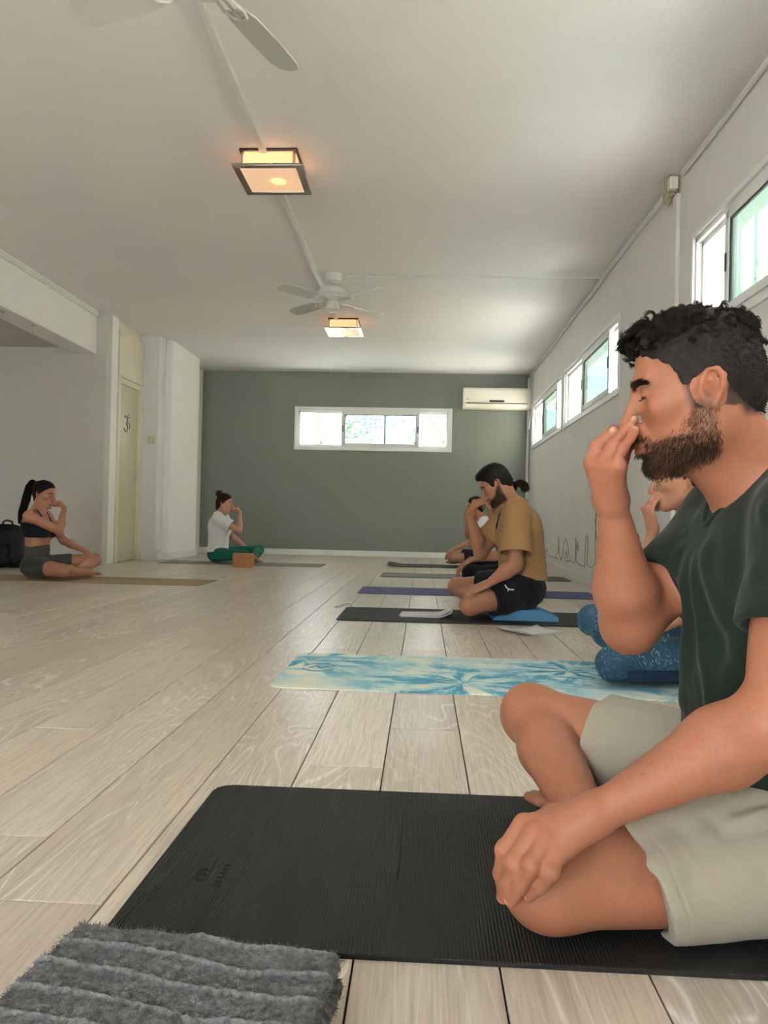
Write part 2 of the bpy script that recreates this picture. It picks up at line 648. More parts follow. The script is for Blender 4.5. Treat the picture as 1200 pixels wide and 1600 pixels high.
tree(-2.0, 13.8, .12, [(.6, 0, 2.3), (.9, 0, 2.6), (-1.2, .3, 3.6), (.2, 0, 4.2)], 'slender pale tree outside the far window, on the side toward the woman in white', 900)
tree(.95, 13.6, -.9, [(-.2, 0, 2.0), (-.7, 0, 1.9), (0.1, .2, 2.3), (-.9, 0, 3.9), (-.5, 0, 3.3)], 'leaning tree with bright green leaves outside the narrow bay of far window', 1400)
# pale lattice screen outside the nearest window
ls = empty('lattice_screen', (2.75, 6.6, 1.2), 0, 'pale lattice screen of crossed bars outside the window above the green shirt', 'screen')
M_LAT = plain('pale_green_paint', S(176, 200, 186), .6)
for k in range(9):
    y = -1.3 + k * .33
    MB().box((-.012, y - .02, 0), (.012, y + .02, 2.6)).build('bar', M_LAT, ls)
for k in range(7):
    y = -1.3 + k * .42
    MB().tube([(.02, y - .55, .6), (.02, y + .55, 2.4)], .016, 5).build('brace', M_LAT, ls)

# ---------------------------------------------------------------- door with fanlight panel
D = tag(MB().box((-3.61, 8.72, .012), (-3.555, 9.335, 2.09), .004).build('door_1', M_CREAMD), kind='structure')
b = MB()
b.box((-3.58, 8.645, 0), (-3.52, 8.72, 2.16), .006).box((-3.58, 9.335, 0), (-3.515, 9.42, 2.16), .006).box((-3.58, 8.72, 2.09), (-3.53, 9.335, 2.16), .006)
b.build('door_frame', M_CREAM, D)
h = MB().box((-3.555, 9.262, .98), (-3.548, 9.302, 1.12), .004).tube([(-3.548, 9.282, 1.06), (-3.502, 9.282, 1.06)], .010, 8).tube([(-3.505, 9.285, 1.06), (-3.503, 9.17, 1.055)], .009, 8)
h.build('door_handle', M_CHROME, D, smooth=40)
# the painted om sign on the door
om = MB()
cy, cz, sx = 9.0, 1.645, -3.553


def arc(y0, z0, ry, rz, a0, a1, n=12):
    return [(sx, y0 + ry * math.cos(math.radians(a0 + (a1 - a0) * k / n)), z0 + rz * math.sin(math.radians(a0 + (a1 - a0) * k / n))) for k in range(n + 1)]


om.tube(arc(cy - .04, cz + .045, .045, .045, 150, -80), .008, 5)
om.tube(arc(cy - .04, cz - .045, .055, .05, 80, -160), .008, 5)
om.tube(arc(cy + .035, cz - .02, .045, .04, 190, -60), .007, 5)
om.tube(arc(cy + .03, cz + .10, .035, .025, 200, 340), .006, 5)
om.tube([(sx, cy + .03, cz + .105), (sx, cy + .035, cz + .118)], .008, 5)
om.build('om_sign', plain('bronze_paint', S(120, 112, 92), .4, .5, .3), D)
tp = tag(MB().box((-3.58, 8.66, 2.165), (-3.525, 9.405, 2.70), .006).build('trim_2', M_CREAM), kind='structure')
for y in (8.70, 9.37):
    MB().box((-3.525, y - .02, 2.63), (-3.512, y + .02, 2.70), .003).build('bracket', M_TRIM, tp)

# light switch
sw_ = empty('light_switch', (-3.41, 9.42, 1.50), 0, 'beige square light switch on the narrow wall beside the cream door', 'switch')
MB().box((-.045, -.010, -.045), (.045, 0, .045), .004).build('cover_plate', plain('beige_plastic', S(196, 190, 160), .4), sw_)
MB().box((-.022, -.016, -.03), (.022, -.010, .03), .003).build('rocker', plain('beige_plastic_rocker', S(205, 200, 172), .4), sw_)

# rings under the beam
for i, (px, py) in enumerate(((5, 491), (52, 512))):
    p = UZ(px, py - 4, 2.33)
    r = empty('ring_hook', (max(p[0], LX - .24), p[1], 2.33), .4, ['steel ring hook under the white beam, nearer the picture edge',
              'steel ring hook under the white beam, nearer the bare alcove corner'][i], 'hook', 'ring hooks under the beam')
    MB().lathe([(.02, 0), (.02, -.006), (.008, -.012), (.006, -.028)], n=12).build('mount', M_CHROME, r, smooth=40)
    MB().tube([(0, .026 * math.cos(t), -.05 + .026 * math.sin(t)) for t in np.linspace(0, 2 * math.pi, 17)[:-1]], .0045, 6, closed=True).build('ring', M_CHROME, r, smooth=60)

# ---------------------------------------------------------------- ceiling: cable duct, lamps, fans
TX = -1.015
MB().box((TX - .02, REAR, CZ - .03), (TX + .02, 4.60, CZ), .003).box((TX - .02, 4.93, CZ - .03), (TX + .02, 8.5, CZ), .003).build('trim_3', M_TRIM, kind='structure')
MB().box((-.74, 7.02, CZ - .014), (RX - .03, 7.045, CZ), .003).build('trim_4', M_TRIM, kind='structure')


def diffuser(name, hot):
    m = N(name, .35)
    c = m.n('ShaderNodeTexCoord')
    ln = m.n('ShaderNodeVectorMath', operation='LENGTH')
    sub = m.n('ShaderNodeVectorMath', operation='SUBTRACT')
    sub.inputs[1].default_value = (.03, .015, -.12)
    m.l(c.outputs['Object'], sub.inputs[0])
    m.l(sub.outputs[0], ln.inputs[0])
    d = ln.outputs['Value']
    colr = m.ramp(m.math('MULTIPLY', d, 6.0), [(0, (1, .72, .18, 1)), (.18, (1, .60, .16, 1)), (.42, (1, .46, .17, 1)), (1, (1, .52, .28, 1))])
    st = m.n('ShaderNodeMapRange')
    st.inputs['From Min'].default_value, st.inputs['From Max'].default_value = .008, .075
    st.inputs['To Min'].default_value, st.inputs['To Max'].default_value = hot, .27
    st.interpolation_type = 'SMOOTHERSTEP'
    m.l(d, st.inputs['Value'])
    m.l(colr, m.b.inputs['Emission Color'])
    m.l(st.outputs[0], m.b.inputs['Emission Strength'])
    m.b.inputs['Base Color'].default_value = (.75, .68, .6, 1)
    return m.m


M_DIFF = diffuser('lit_frosted_glass', 1.0)
M_DSIDE = glow('lit_side_glass', (1, .50, .25, 1), .50)
M_MIRR = plain('mirror_bronze', (.42, .41, .39, 1), .08, .5, 1.0, vary=.02)


def lamp(x, y, s, label):
    t = empty('ceiling_light', (x, y, CZ), 0, label, 'ceiling light', 'square ceiling lights on the cable duct')
    q = s - .045
    MB().box((-q - .01, -q - .01, -.016), (q + .01, q + .01, 0), .003).build('base_plate', M_DARKM, t)
    for ax in (0, 1):
        for sg in (-1, 1):
            b = MB()
            lo, hi = [-q, -q, -.10], [q, q, -.016]
            lo[ax], hi[ax] = (q - .006) * sg - .003, (q - .006) * sg + .003
            lo[1 - ax] += .02
            hi[1 - ax] -= .02
            b.box(lo, hi).build('side_glass', M_DSIDE, t)
    for sx_ in (-1, 1):
        for sy_ in (-1, 1):
            MB().tube([(sx_ * (q - .008), sy_ * (q - .008), -.016), (sx_ * (q - .008), sy_ * (q - .008), -.108)], .006, 8).build('corner_rod', M_CHROME, t)
    b = MB()
    for lo, hi in (((-s, -s), (s, -s + .042)), ((-s, s - .042), (s, s)), ((-s, -s + .042), (-s + .042, s - .042)), ((s - .042, -s + .042), (s, s - .042))):
        b.box((*lo, -.122), (*hi, -.108), .002)
    b.build('mirror_rim', M_MIRR, t)
    MB().box((-s + .042, -s + .042, -.120), (s - .042, s - .042, -.111)).build('diffuser', M_DIFF, t)
    l = bpy.data.lights.new('bulb', 'POINT')
    l.energy, l.color, l.shadow_soft_size = 1.5, (1, .55, .25), .05
    lo_ = bpy.data.objects.new('bulb', l)
    COL.objects.link(lo_)
    lo_.parent = t
    lo_.location = (0, 0, -.06)


lamp(-.985, 4.765, .213, 'square ceiling light with dark mirror rim, nearer of the two glowing orange')
lamp(-.935, 8.68, .205, 'square ceiling light beyond the hanging fan, closest to the green wall')

M_FAN = plain('white_fan_enamel', (.66, .66, .62, 1), .35, .5, vary=.03)
M_BLADE = plain('white_fan_blade', (.60, .60, .55, 1), .4, .5, vary=.04)


def fan(x, y, drop, R, rot, label, cup=1.0):
    t = empty('ceiling_fan', (x, y, CZ), rot, label, 'ceiling fan', 'white ceiling fans')
    zb = -drop
    MB().lathe([(.075, 0), (.078, -.03), (.066, -.07), (.035, -.085), (.02, -.09), (.02, zb + .15)], n=28).build('canopy', M_FAN, t, smooth=35)
    MB().lathe([(.03, zb + .155), (.10, zb + .14), (.135, zb + .105), (.142, zb + .07), (.12, zb + .05), (.125, zb + .04), (.10, zb + .018), (.06, zb + .01)], n=32).build('motor_housing', M_FAN, t, smooth=35)
    MB().lathe([(.055, zb + .012), (.058, zb - .02 * cup), (.066, zb - .028 * cup), (.066, zb - .06 * cup), (.05, zb - .075 * cup), (.015, zb - .08 * cup)], n=28).build('switch_cup', M_FAN, t, smooth=35)
    for k in range(4):
        a = math.pi / 2 * k
        Rm = Matrix.Rotation(a, 4, 'Z')
        tilt = Matrix.Translation((0, 0, zb + .02)) @ Matrix.Rotation(math.radians(13), 4, 'X')
        poly = [(.19, -.045), (.24, -.062), (.40, -.068), (R - .06, -.064), (R - .015, -.045), (R, 0), (R - .015, .045), (R - .06, .064), (.40, .068), (.24, .062), (.19, .045)]
        MB().prism(poly, .006, Rm @ tilt).build('blade', M_BLADE, t)
        b = MB()
        for sg in (-1, 1):
            b.tube([Rm @ tilt @ Vector(p) for p in ((.09, sg * .012, -.004), (.13, sg * .035, -.006), (.18, sg * .045, -.005), (.225, sg * .03, -.004), (.235, 0, -.004))], .007, 6)
        b.tube([Rm @ tilt @ Vector(p) for p in ((.09, 0, -.004), (.24, 0, -.005))], .006, 6)
        b.build('blade_arm', M_FAN, t, smooth=60)


fan(-.865, 6.98, .27, .62, math.radians(47), 'white four-bladed ceiling fan hanging between the two square ceiling lights')
fan(-.80, 2.62, .38, .60, math.radians(70), 'white ceiling fan cut off by the top edge, two blades showing', .4)

# ---------------------------------------------------------------- air conditioner
M_AC = plain('cream_ac_plastic', S(232, 228, 216), .35, .5, vary=.02)
ac = empty('air_conditioner', (1.062, BY, 2.245), 0, 'white wall-mounted air conditioner high in the corner of the green wall', 'air conditioner')
prof = [(0, .02), (-.10, 0), (-.17, .012), (-.205, .05), (-.215, .10), (-.215, .29), (-.20, .32), (0, .32)]
MB().prism([(a, b) for a, b in prof], 1.0, Matrix(((0, 0, 1, -.5), (1, 0, 0, 0), (0, 1, 0, 0), (0, 0, 0, 1)))).build('casing', M_AC, ac)
MB().box((-.45, -.219, .084), (.45, -.208, .094)).build('air_slot', M_GASKET, ac)
MB().box((-.46, -.214, .030), (.46, -.203, .076), .004, Matrix.Rotation(.35, 3, 'X')).build('louver', M_AC, ac)
MB().box((-.11, -.221, .105), (.11, -.214, .135), .002).build('display', M_GASKET, ac)
MB().box((-.45, -.2165, .145), (-.41, -.2145, .15)).build('badge', M_DARKM, ac)

# pipes and cable by the air conditioner, conduit under the ceiling, junction box
pp = MB()
pp.tube([(RX - .03, BY - .03, .9), (RX - .03, BY - .03, 2.72), (RX - .03, BY - .05, 2.75)], .022, 8)
pp.build('trim_5', M_TRIM, kind='structure')
hose = MB().tube([(RX - .015, BY - .27, 2.74), (RX - .02, BY - .27, 2.6), (RX - .015, BY - .27, 2.4), (RX - .02, BY - .27, 2.2), (RX - .05, BY - .27, 1.95)], .011, 8).build('drain_hose', M_TRIM)
tag(hose, 'thin white drain hose dangling beside the air conditioner', 'hose')
cd = MB()
pts = [(RX - .016, y, CZ - .045 - .006 * math.sin(y * 2.1)) for y in np.linspace(REAR, 4.85, 26)]
cd.tube(pts, .017, 6)
pts = [(RX - .016, y, CZ - .032 - .006 * math.sin(y * 2.7)) for y in np.linspace(5.0, BY - .02, 26)]
cd.tube(pts, .02, 6)
cd.build('trim_6', M_WALLR, kind='structure')
MB().box((RX - .028, 4.92, .09), (RX, 5.0, CZ - .13), .004).build('trim_7', M_WALLR, kind='structure')
jb = empty('junction_box', (RX, 4.94, CZ - .06), 0, 'open junction box with loose wires where the wall meets the ceiling', 'junction box')
MB().lathe([(.055, 0), (.055, -.012), (.045, -.02)], (-.06, 0, .09), 16).build('lid', M_FAN, jb, smooth=40)
MB().box((-.075, -.03, -.045), (-.02, .03, .035), .008).build('housing', M_AC, jb)
wv = MB()
for k in range(7):
    a = k * .9
    rr = random.Random(k)
    lp = [(-.05 + .02 * rr.uniform(-1, 1) - .030 * math.sin(t) * rr.uniform(.7, 1.3), .035 + .045 * rr.uniform(0, 1) * math.sin(t * .5) + .02 * math.sin(2 * t + a), .06 - .17 * rr.uniform(.6, 1.1) * math.sin(t * .5) ** 2 + .015 * math.cos(3 * t + a)) for t in np.linspace(.2, 5.6, 12)]
    wv.tube(lp, .0042, 5)
wv.build('wire', plain('old_cable', S(178, 166, 140), .6), jb, smooth=60)

# ---------------------------------------------------------------- line drawing of yoga figures on the wall by the windows
dw = empty('wall_drawing', (RX, 7.0, .3), 0, 'thin black outline drawing of yoga poses along the wall foot', 'drawing')
M_INK = plain('black_ink', (.03, .03, .03, 1), .8)


def ink(pts):
    P3 = [UX(x, y, RX - .001) - np.array([RX, 7.0, .3]) for x, y in pts]
    MB().tube(P3, .003, 4).build('outline', M_INK, dw)


ink([(845, 866), (850, 862), (856, 858), (853, 864), (858, 869), (866, 871), (872, 874), (867, 868), (873, 862), (872, 850), (873, 838), (874, 850), (873, 864), (877, 875)])
ink([(877, 875), (879, 866), (882, 845), (884, 841), (887, 852), (889, 866), (892, 877), (884, 877), (883, 872), (885, 860), (886, 868), (888, 877)])
ink([(892, 877), (897, 880), (900, 872), (899, 860), (900, 845), (899, 840), (901, 846), (904, 853), (903, 860), (901, 850), (900, 875), (903, 881), (914, 886)])
ink([(914, 886), (914, 870), (915, 850), (916, 837), (918, 837), (919, 852), (918, 868), (917, 875), (918, 884), (925, 887), (931, 880)])
ink([(931, 880), (930, 850), (931, 820), (931, 800), (932, 784), (932, 808), (930, 812), (931, 826), (933, 860)])
ink([(991, 892), (992, 870), (992, 845), (994, 835), (997, 834), (999, 842), (999, 862), (996, 874), (995, 885), (993, 893), (995, 880), (999, 874)])

# ---------------------------------------------------------------- soft-body modelling: blended solids meshed as one skin
def nrm(v):
    v = np.asarray(v, float)
    return v / np.linalg.norm(v)


def smin(a, b, k):
    if k <= 0:
        return np.minimum(a, b)
    h = np.maximum(k - np.abs(a - b), 0) / k
    return np.minimum(a, b) - h * h * (k * .25)


class Body:
    def __init__(s):
        s.pr = []
        s.lo = np.full(3, 1e9)
        s.hi = np.full(3, -1e9)

    def grow(s, p, r):
        p = np.asarray(p, float)
        s.lo = np.minimum(s.lo, p - r)
        s.hi = np.maximum(s.hi, p + r)

    def add(s, fn, k, op=0):
        s.pr.append((fn, k, op))

    def rc(s, a, b, r1, r2, k=.015, op=0, bulge=0.0, flat=None):
        """tapered limb from a to b; flat = (axis, factor) squashes the section along an axis"""
        a, b = np.asarray(a, np.float32), np.asarray(b, np.float32)
        ba = b - a
        L2 = float(ba @ ba) + 1e-12
        fx = None
        if flat is not None:
            fx = (np.asarray(nrm(flat[0]), np.float32), np.float32(1 / flat[1] - 1), min(1.0, flat[1]))

        def fn(P):
            pa = P - a
            h = np.clip((pa @ ba) / L2, 0, 1)
            q = pa - h[..., None] * ba
            if fx is not None:
                q = q + fx[0] * ((q @ fx[0]) * fx[1])[..., None]
            r = r1 + (r2 - r1) * h
            if bulge:
                r = r + bulge * 4 * h * (1 - h)
            d = np.sqrt((q * q).sum(-1)) - r
            return d * fx[2] if fx is not None else d
        s.add(fn, k, op)
        if op == 0:
            s.grow(a, max(r1, r2) + abs(bulge))
            s.grow(b, max(r1, r2) + abs(bulge))

    def chain(s, pts, rs, k=.008, op=0, flat=None):
        for i in range(len(pts) - 1):
            s.rc(pts[i], pts[i + 1], rs[i], rs[i + 1], k if i else k, op, flat=flat)

    def ell(s, c, rad, R=None, k=.02, op=0):
        c = np.asarray(c, np.float32)
        R = np.eye(3, dtype=np.float32) if R is None else np.asarray(R, np.float32)
        rad = np.asarray(rad, np.float32)

        def fn(P):
            q = ((P - c) @ R) / rad
            k0 = np.sqrt((q * q).sum(-1)) + 1e-9
            q = q / rad
            k1 = np.sqrt((q * q).sum(-1)) + 1e-9
            return k0 * (k0 - 1) / k1
        s.add(fn, k, op)
        if op == 0:
            s.grow(c, float(max(rad)))

    def cut(s, p, n, k=.004):
        """remove what lies beyond the plane through p with normal n"""
        p, n = np.asarray(p, np.float32), np.asarray(nrm(n), np.float32)
        s.add(lambda P: (P - p) @ n, k, 2)

    def field(s, fn, k=.004, op=2):
        s.add(fn, k, op)

    @staticmethod
    def comb(d, x, k, op):
        if op == 0:
            return smin(d, x, k)
        if op == 1:                         # subtract
            return -smin(-d, x, k)
        return -smin(-d, -x, k)             # intersect

    def ev(s, P):
        d = np.full(P.shape[:-1], 1e3, np.float32)
        for fn, k, op in s.pr:
            d = s.comb(d, fn(P), k, op)
        return d

    def mesh(s, h, B=8, smooth=1):
        lo = s.lo - 3 * h - .01
        n = np.ceil((s.hi + 3 * h + .01 - lo) / (h * B)).astype(int)
        g = np.stack(np.meshgrid(*[np.arange(k) for k in n], indexing='ij'), -1).reshape(-1, 3)
        C = (lo + (g + .5) * (B * h)).astype(np.float32)
        R = h * B * .5 * 1.7321
        act = np.abs(s.ev(C)) < R * 1.3 + .006
        g, C = g[act], C[act]
        o = np.stack(np.meshgrid(*[np.arange(B + 1)] * 3, indexing='ij'), -1).reshape(-1, 3)
        P = (lo + ((g * B)[:, None, :] + o) * h).astype(np.float32)
        D = np.full(P.shape[:2], 1e3, np.float32)
        for fn, k, op in s.pr:
            dc = fn(C)
            sel = np.nonzero(dc < 2 * R + k + .006 if op < 2 else dc > -(2 * R + k + .006))[0]
            if len(sel):
                D[sel] = s.comb(D[sel], fn(P[sel]), k, op)
        n1 = B + 1
        D = D.reshape(-1, n1, n1, n1)
        ins = D < 0
        c8 = [ins[:, i:B + i, j:B + j, k:B + k] for i in (0, 1) for j in (0, 1) for k in (0, 1)]
        cnt = sum(c.astype(np.int8) for c in c8)
        bi, ci, cj, ck = np.nonzero((cnt > 0) & (cnt < 8))
        vals = np.stack([D[bi, ci + i, cj + j, ck + k] for i in (0, 1) for j in (0, 1) for k in (0, 1)], 1)
        corner = np.array([(i, j, k) for i in (0, 1) for j in (0, 1) for k in (0, 1)], np.float32)
        acc = np.zeros((len(bi), 3), np.float32)
        m = np.zeros(len(bi), np.float32)
        for a in range(8):
            for ax in range(3):
                if corner[a][ax] == 0:
                    b = a + (4, 2, 1)[ax]
                    va, vb = vals[:, a], vals[:, b]
                    x = (va < 0) != (vb < 0)
                    t = np.where(x, va / np.where(x, va - vb, 1), 0)
                    pt = corner[a] + t[:, None] * (corner[b] - corner[a])
                    acc += pt * x[:, None]
                    m += x
        gc = g[bi] * B + np.stack([ci, cj, ck], 1)
        V = lo + (gc + acc / m[:, None]) * h
        dims = (n * B + 2).astype(np.int64)

        def key(c):
            return (c[:, 0] * dims[1] + c[:, 1]) * dims[2] + c[:, 2]
        K = key(gc)
        order = np.argsort(K)
        Ks = K[order]
        quads = []
        for ax in range(3):
            sl0 = [slice(None), slice(0, B), slice(0, B), slice(0, B)]
            sl1 = list(sl0)
            sl1[ax + 1] = slice(1, B + 1)
            a_, b_ = ins[tuple(sl0)], ins[tuple(sl1)]
            q, i, j, k = np.nonzero(a_ != b_)
            gp = g[q] * B + np.stack([i, j, k], 1)
            e1, e2 = np.eye(3, dtype=int)[(ax + 1) % 3], np.eye(3, dtype=int)[(ax + 2) % 3]
            cs = [gp, gp - e1, gp - e1 - e2, gp - e2]
            idx = []
            ok = np.ones(len(gp), bool)
            for c in cs:
                kk = key(c)
                ps = np.clip(np.searchsorted(Ks, kk), 0, len(Ks) - 1)
                ok &= Ks[ps] == kk
                idx.append(order[ps])
            Qd = np.stack(idx, 1)
            flip = ~a_[q, i, j, k]
            Qd[flip] = Qd[flip][:, ::-1]
            quads.append(Qd[ok])
        Q = np.concatenate(quads)
        if smooth:
            E = np.concatenate([Q[:, [0, 1]], Q[:, [1, 2]], Q[:, [2, 3]], Q[:, [3, 0]]])
            for _ in range(smooth):
                ssum = np.stack([np.bincount(E[:, 0], V[E[:, 1], c], len(V)) for c in range(3)], 1)
                deg = np.bincount(E[:, 0], minlength=len(V))
                ok = deg > 0
                V[ok] += .5 * (ssum[ok] / deg[ok, None] - V[ok])
        return V, Q


def vnormals(V, Q):
    fn = np.cross(V[Q[:, 2]] - V[Q[:, 0]], V[Q[:, 3]] - V[Q[:, 1]])
    N_ = np.zeros_like(V)
    for c in range(3):
        for k in range(4):
            N_[:, c] += np.bincount(Q[:, k], fn[:, c], len(V))
    return N_ / (np.linalg.norm(N_, axis=1, keepdims=True) + 1e-12)


def hash3(i):
    x = (i[..., 0] * 374761393 + i[..., 1] * 668265263 + i[..., 2] * 2147483647 + 1013904223) & 0xffffffff
    x = ((x ^ (x >> 13)) * 1274126177) & 0xffffffff
    return ((x ^ (x >> 16)) & 0xffff) / 65535.0


def vnoise(P):
    """smooth value noise, -1..1"""
    P = np.asarray(P, float) + 100.0
    i = np.floor(P).astype(np.int64)
    f = P - i
    f = f * f * (3 - 2 * f)
    r = 0
    for a in (0, 1):
        for b in (0, 1):
            for c in (0, 1):
                wgt = (f[..., 0] if a else 1 - f[..., 0]) * (f[..., 1] if b else 1 - f[..., 1]) * (f[..., 2] if c else 1 - f[..., 2])
                r = r + wgt * hash3(i + np.array((a, b, c)))
    return r * 2 - 1


def fbm(P, oct=3):
    r, a = 0, 1.0
    for k in range(oct):
        r = r + a * vnoise(P * 2 ** k + 17.3 * k)
        a *= .5
    return r


def setcol(me, col):
    at = me.color_attributes.new('Col', 'FLOAT_COLOR', 'POINT')
    c = np.ones((len(col), 4), np.float32)
    c[:, :3] = col
    at.data.foreach_set('color', c.ravel())


def strands(paths, r0, r1, sides=3):
    """paths (n, s, 3) -> thin tapering tubes in one mesh"""
    n, s_, _ = paths.shape
    t = np.gradient(paths, axis=1)
    t /= np.linalg.norm(t, axis=2, keepdims=True) + 1e-9
    a = np.cross(t, np.array((.31, .57, .76)))
    a /= np.linalg.norm(a, axis=2, keepdims=True) + 1e-9
    b = np.cross(t, a)
    rad = (r0 + (r1 - r0) * np.linspace(0, 1, s_))[None, :, None]
    V = np.stack([paths + (a * math.cos(2 * math.pi * k / sides) + b * math.sin(2 * math.pi * k / sides)) * rad for k in range(sides)], 2)
    V = V.reshape(-1, 3)
    base = (np.arange(n)[:, None] * s_ + np.arange(s_ - 1)[None, :])[..., None] * sides
    k = np.arange(sides)
    k2 = (k + 1) % sides
    Q = np.stack([base + k, base + k2, base + k2 + sides, base + k + sides], -1).reshape(-1, 4)
    return V, Q


# ---------------------------------------------------------------- skin, hair and cloth materials
def skin_mat(name, sss):
    m = N(name, .52, spec=.35)
    a = m.n('ShaderNodeAttribute', attribute_name='Col')
    v = m.coord()
    c = m.mix(m.noise(v, 55, 5, .6), (.90, .88, .88, 1), (1.08, 1.10, 1.10, 1))
    c = m.mix(1.0, a.outputs['Color'], c, 'MULTIPLY')
    c2 = m.mix(m.noise(v, 11, 3, .5), (1.04, .95, .92, 1), (.97, 1.03, 1.04, 1))
    m.color(m.mix(1.0, c, c2, 'MULTIPLY'))
    if sss:
        m.b.inputs['Subsurface Weight'].default_value = sss
        m.b.inputs['Subsurface Radius'].default_value = (1.0, .35, .18)
        m.b.inputs['Subsurface Scale'].default_value = .006
    m.bump(m.noise(v, 420, 4, .6), .16, .0008)
    return m.m


M_SKIN = skin_mat('mottled_skin', .12)  # the skin's own tone, with random mottling


def hair_mat(name, col, col2):
    m = N(name, .6, col, .12)
    v = m.coord(scale=(1, 1, .35))
    m.color(m.mix(m.noise(v, 90, 4, .6), col, col2))
    m.bump(m.noise(v, 260, 3, .6), .4, .002)
    return m.m


M_HAIR = hair_mat('dark_brown_hair', (.010, .008, .007, 1), (.028, .021, .017, 1))
M_HAIRB = hair_mat('black_hair', (.006, .005, .005, 1), (.016, .013, .012, 1))
M_BEARD = hair_mat('brown_beard', (.035, .020, .012, 1), (.075, .042, .024, 1))


def cloth_mat(name, col, weave=900, bump=.25, vary=.10, rough=.85):
    m = N(name, rough, col, .15)
    v = m.coord()
    m.color(m.mix(m.noise(v, 26, 6, .65), tuple(c * (1 - vary) for c in col[:3]) + (1,), tuple(c * (1 + vary) for c in col[:3]) + (1,)))
    m.b.inputs['Sheen Weight'].default_value = .08
    m.bump(m.math('ADD', m.noise(v, weave, 2, .5), m.math('MULTIPLY', m.noise(v, 60, 4), .6)), bump, .0012)
    return m.m


# ---------------------------------------------------------------- heads and hands
class Frame:
    """rigid frame with scale: local (forward, left, up) -> world"""
    def __init__(s, o, f, l, u, sc=1.0):
        s.o, s.f, s.l, s.u, s.s = np.asarray(o, float), nrm(f), nrm(l), nrm(u), sc
        s.R = np.stack([s.f, s.l, s.u], 1)

    def __call__(s, x, y, z):
        return s.o + s.s * (x * s.f + y * s.l + z * s.u)

    def loc(s, P):
        return ((np.asarray(P) - s.o) @ s.R) / s.s


def head_frame(o, fwd, left, yaw=0.0, pitch=0.0, roll=0.0, sc=1.0):
    """yaw > 0 turns to the person's left, pitch > 0 bends the face down, roll > 0 tips to the left"""
    f, l = nrm(fwd), nrm(left)
    u = np.array((0, 0, 1.0))
    f, l = f * math.cos(yaw) + l * math.sin(yaw), l * math.cos(yaw) - f * math.sin(yaw)
    f, u = f * math.cos(pitch) - u * math.sin(pitch), u * math.cos(pitch) + f * math.sin(pitch)
    l, u = l * math.cos(roll) - u * math.sin(roll), u * math.cos(roll) + l * math.sin(roll)
    return Frame(o, f, l, u, sc)


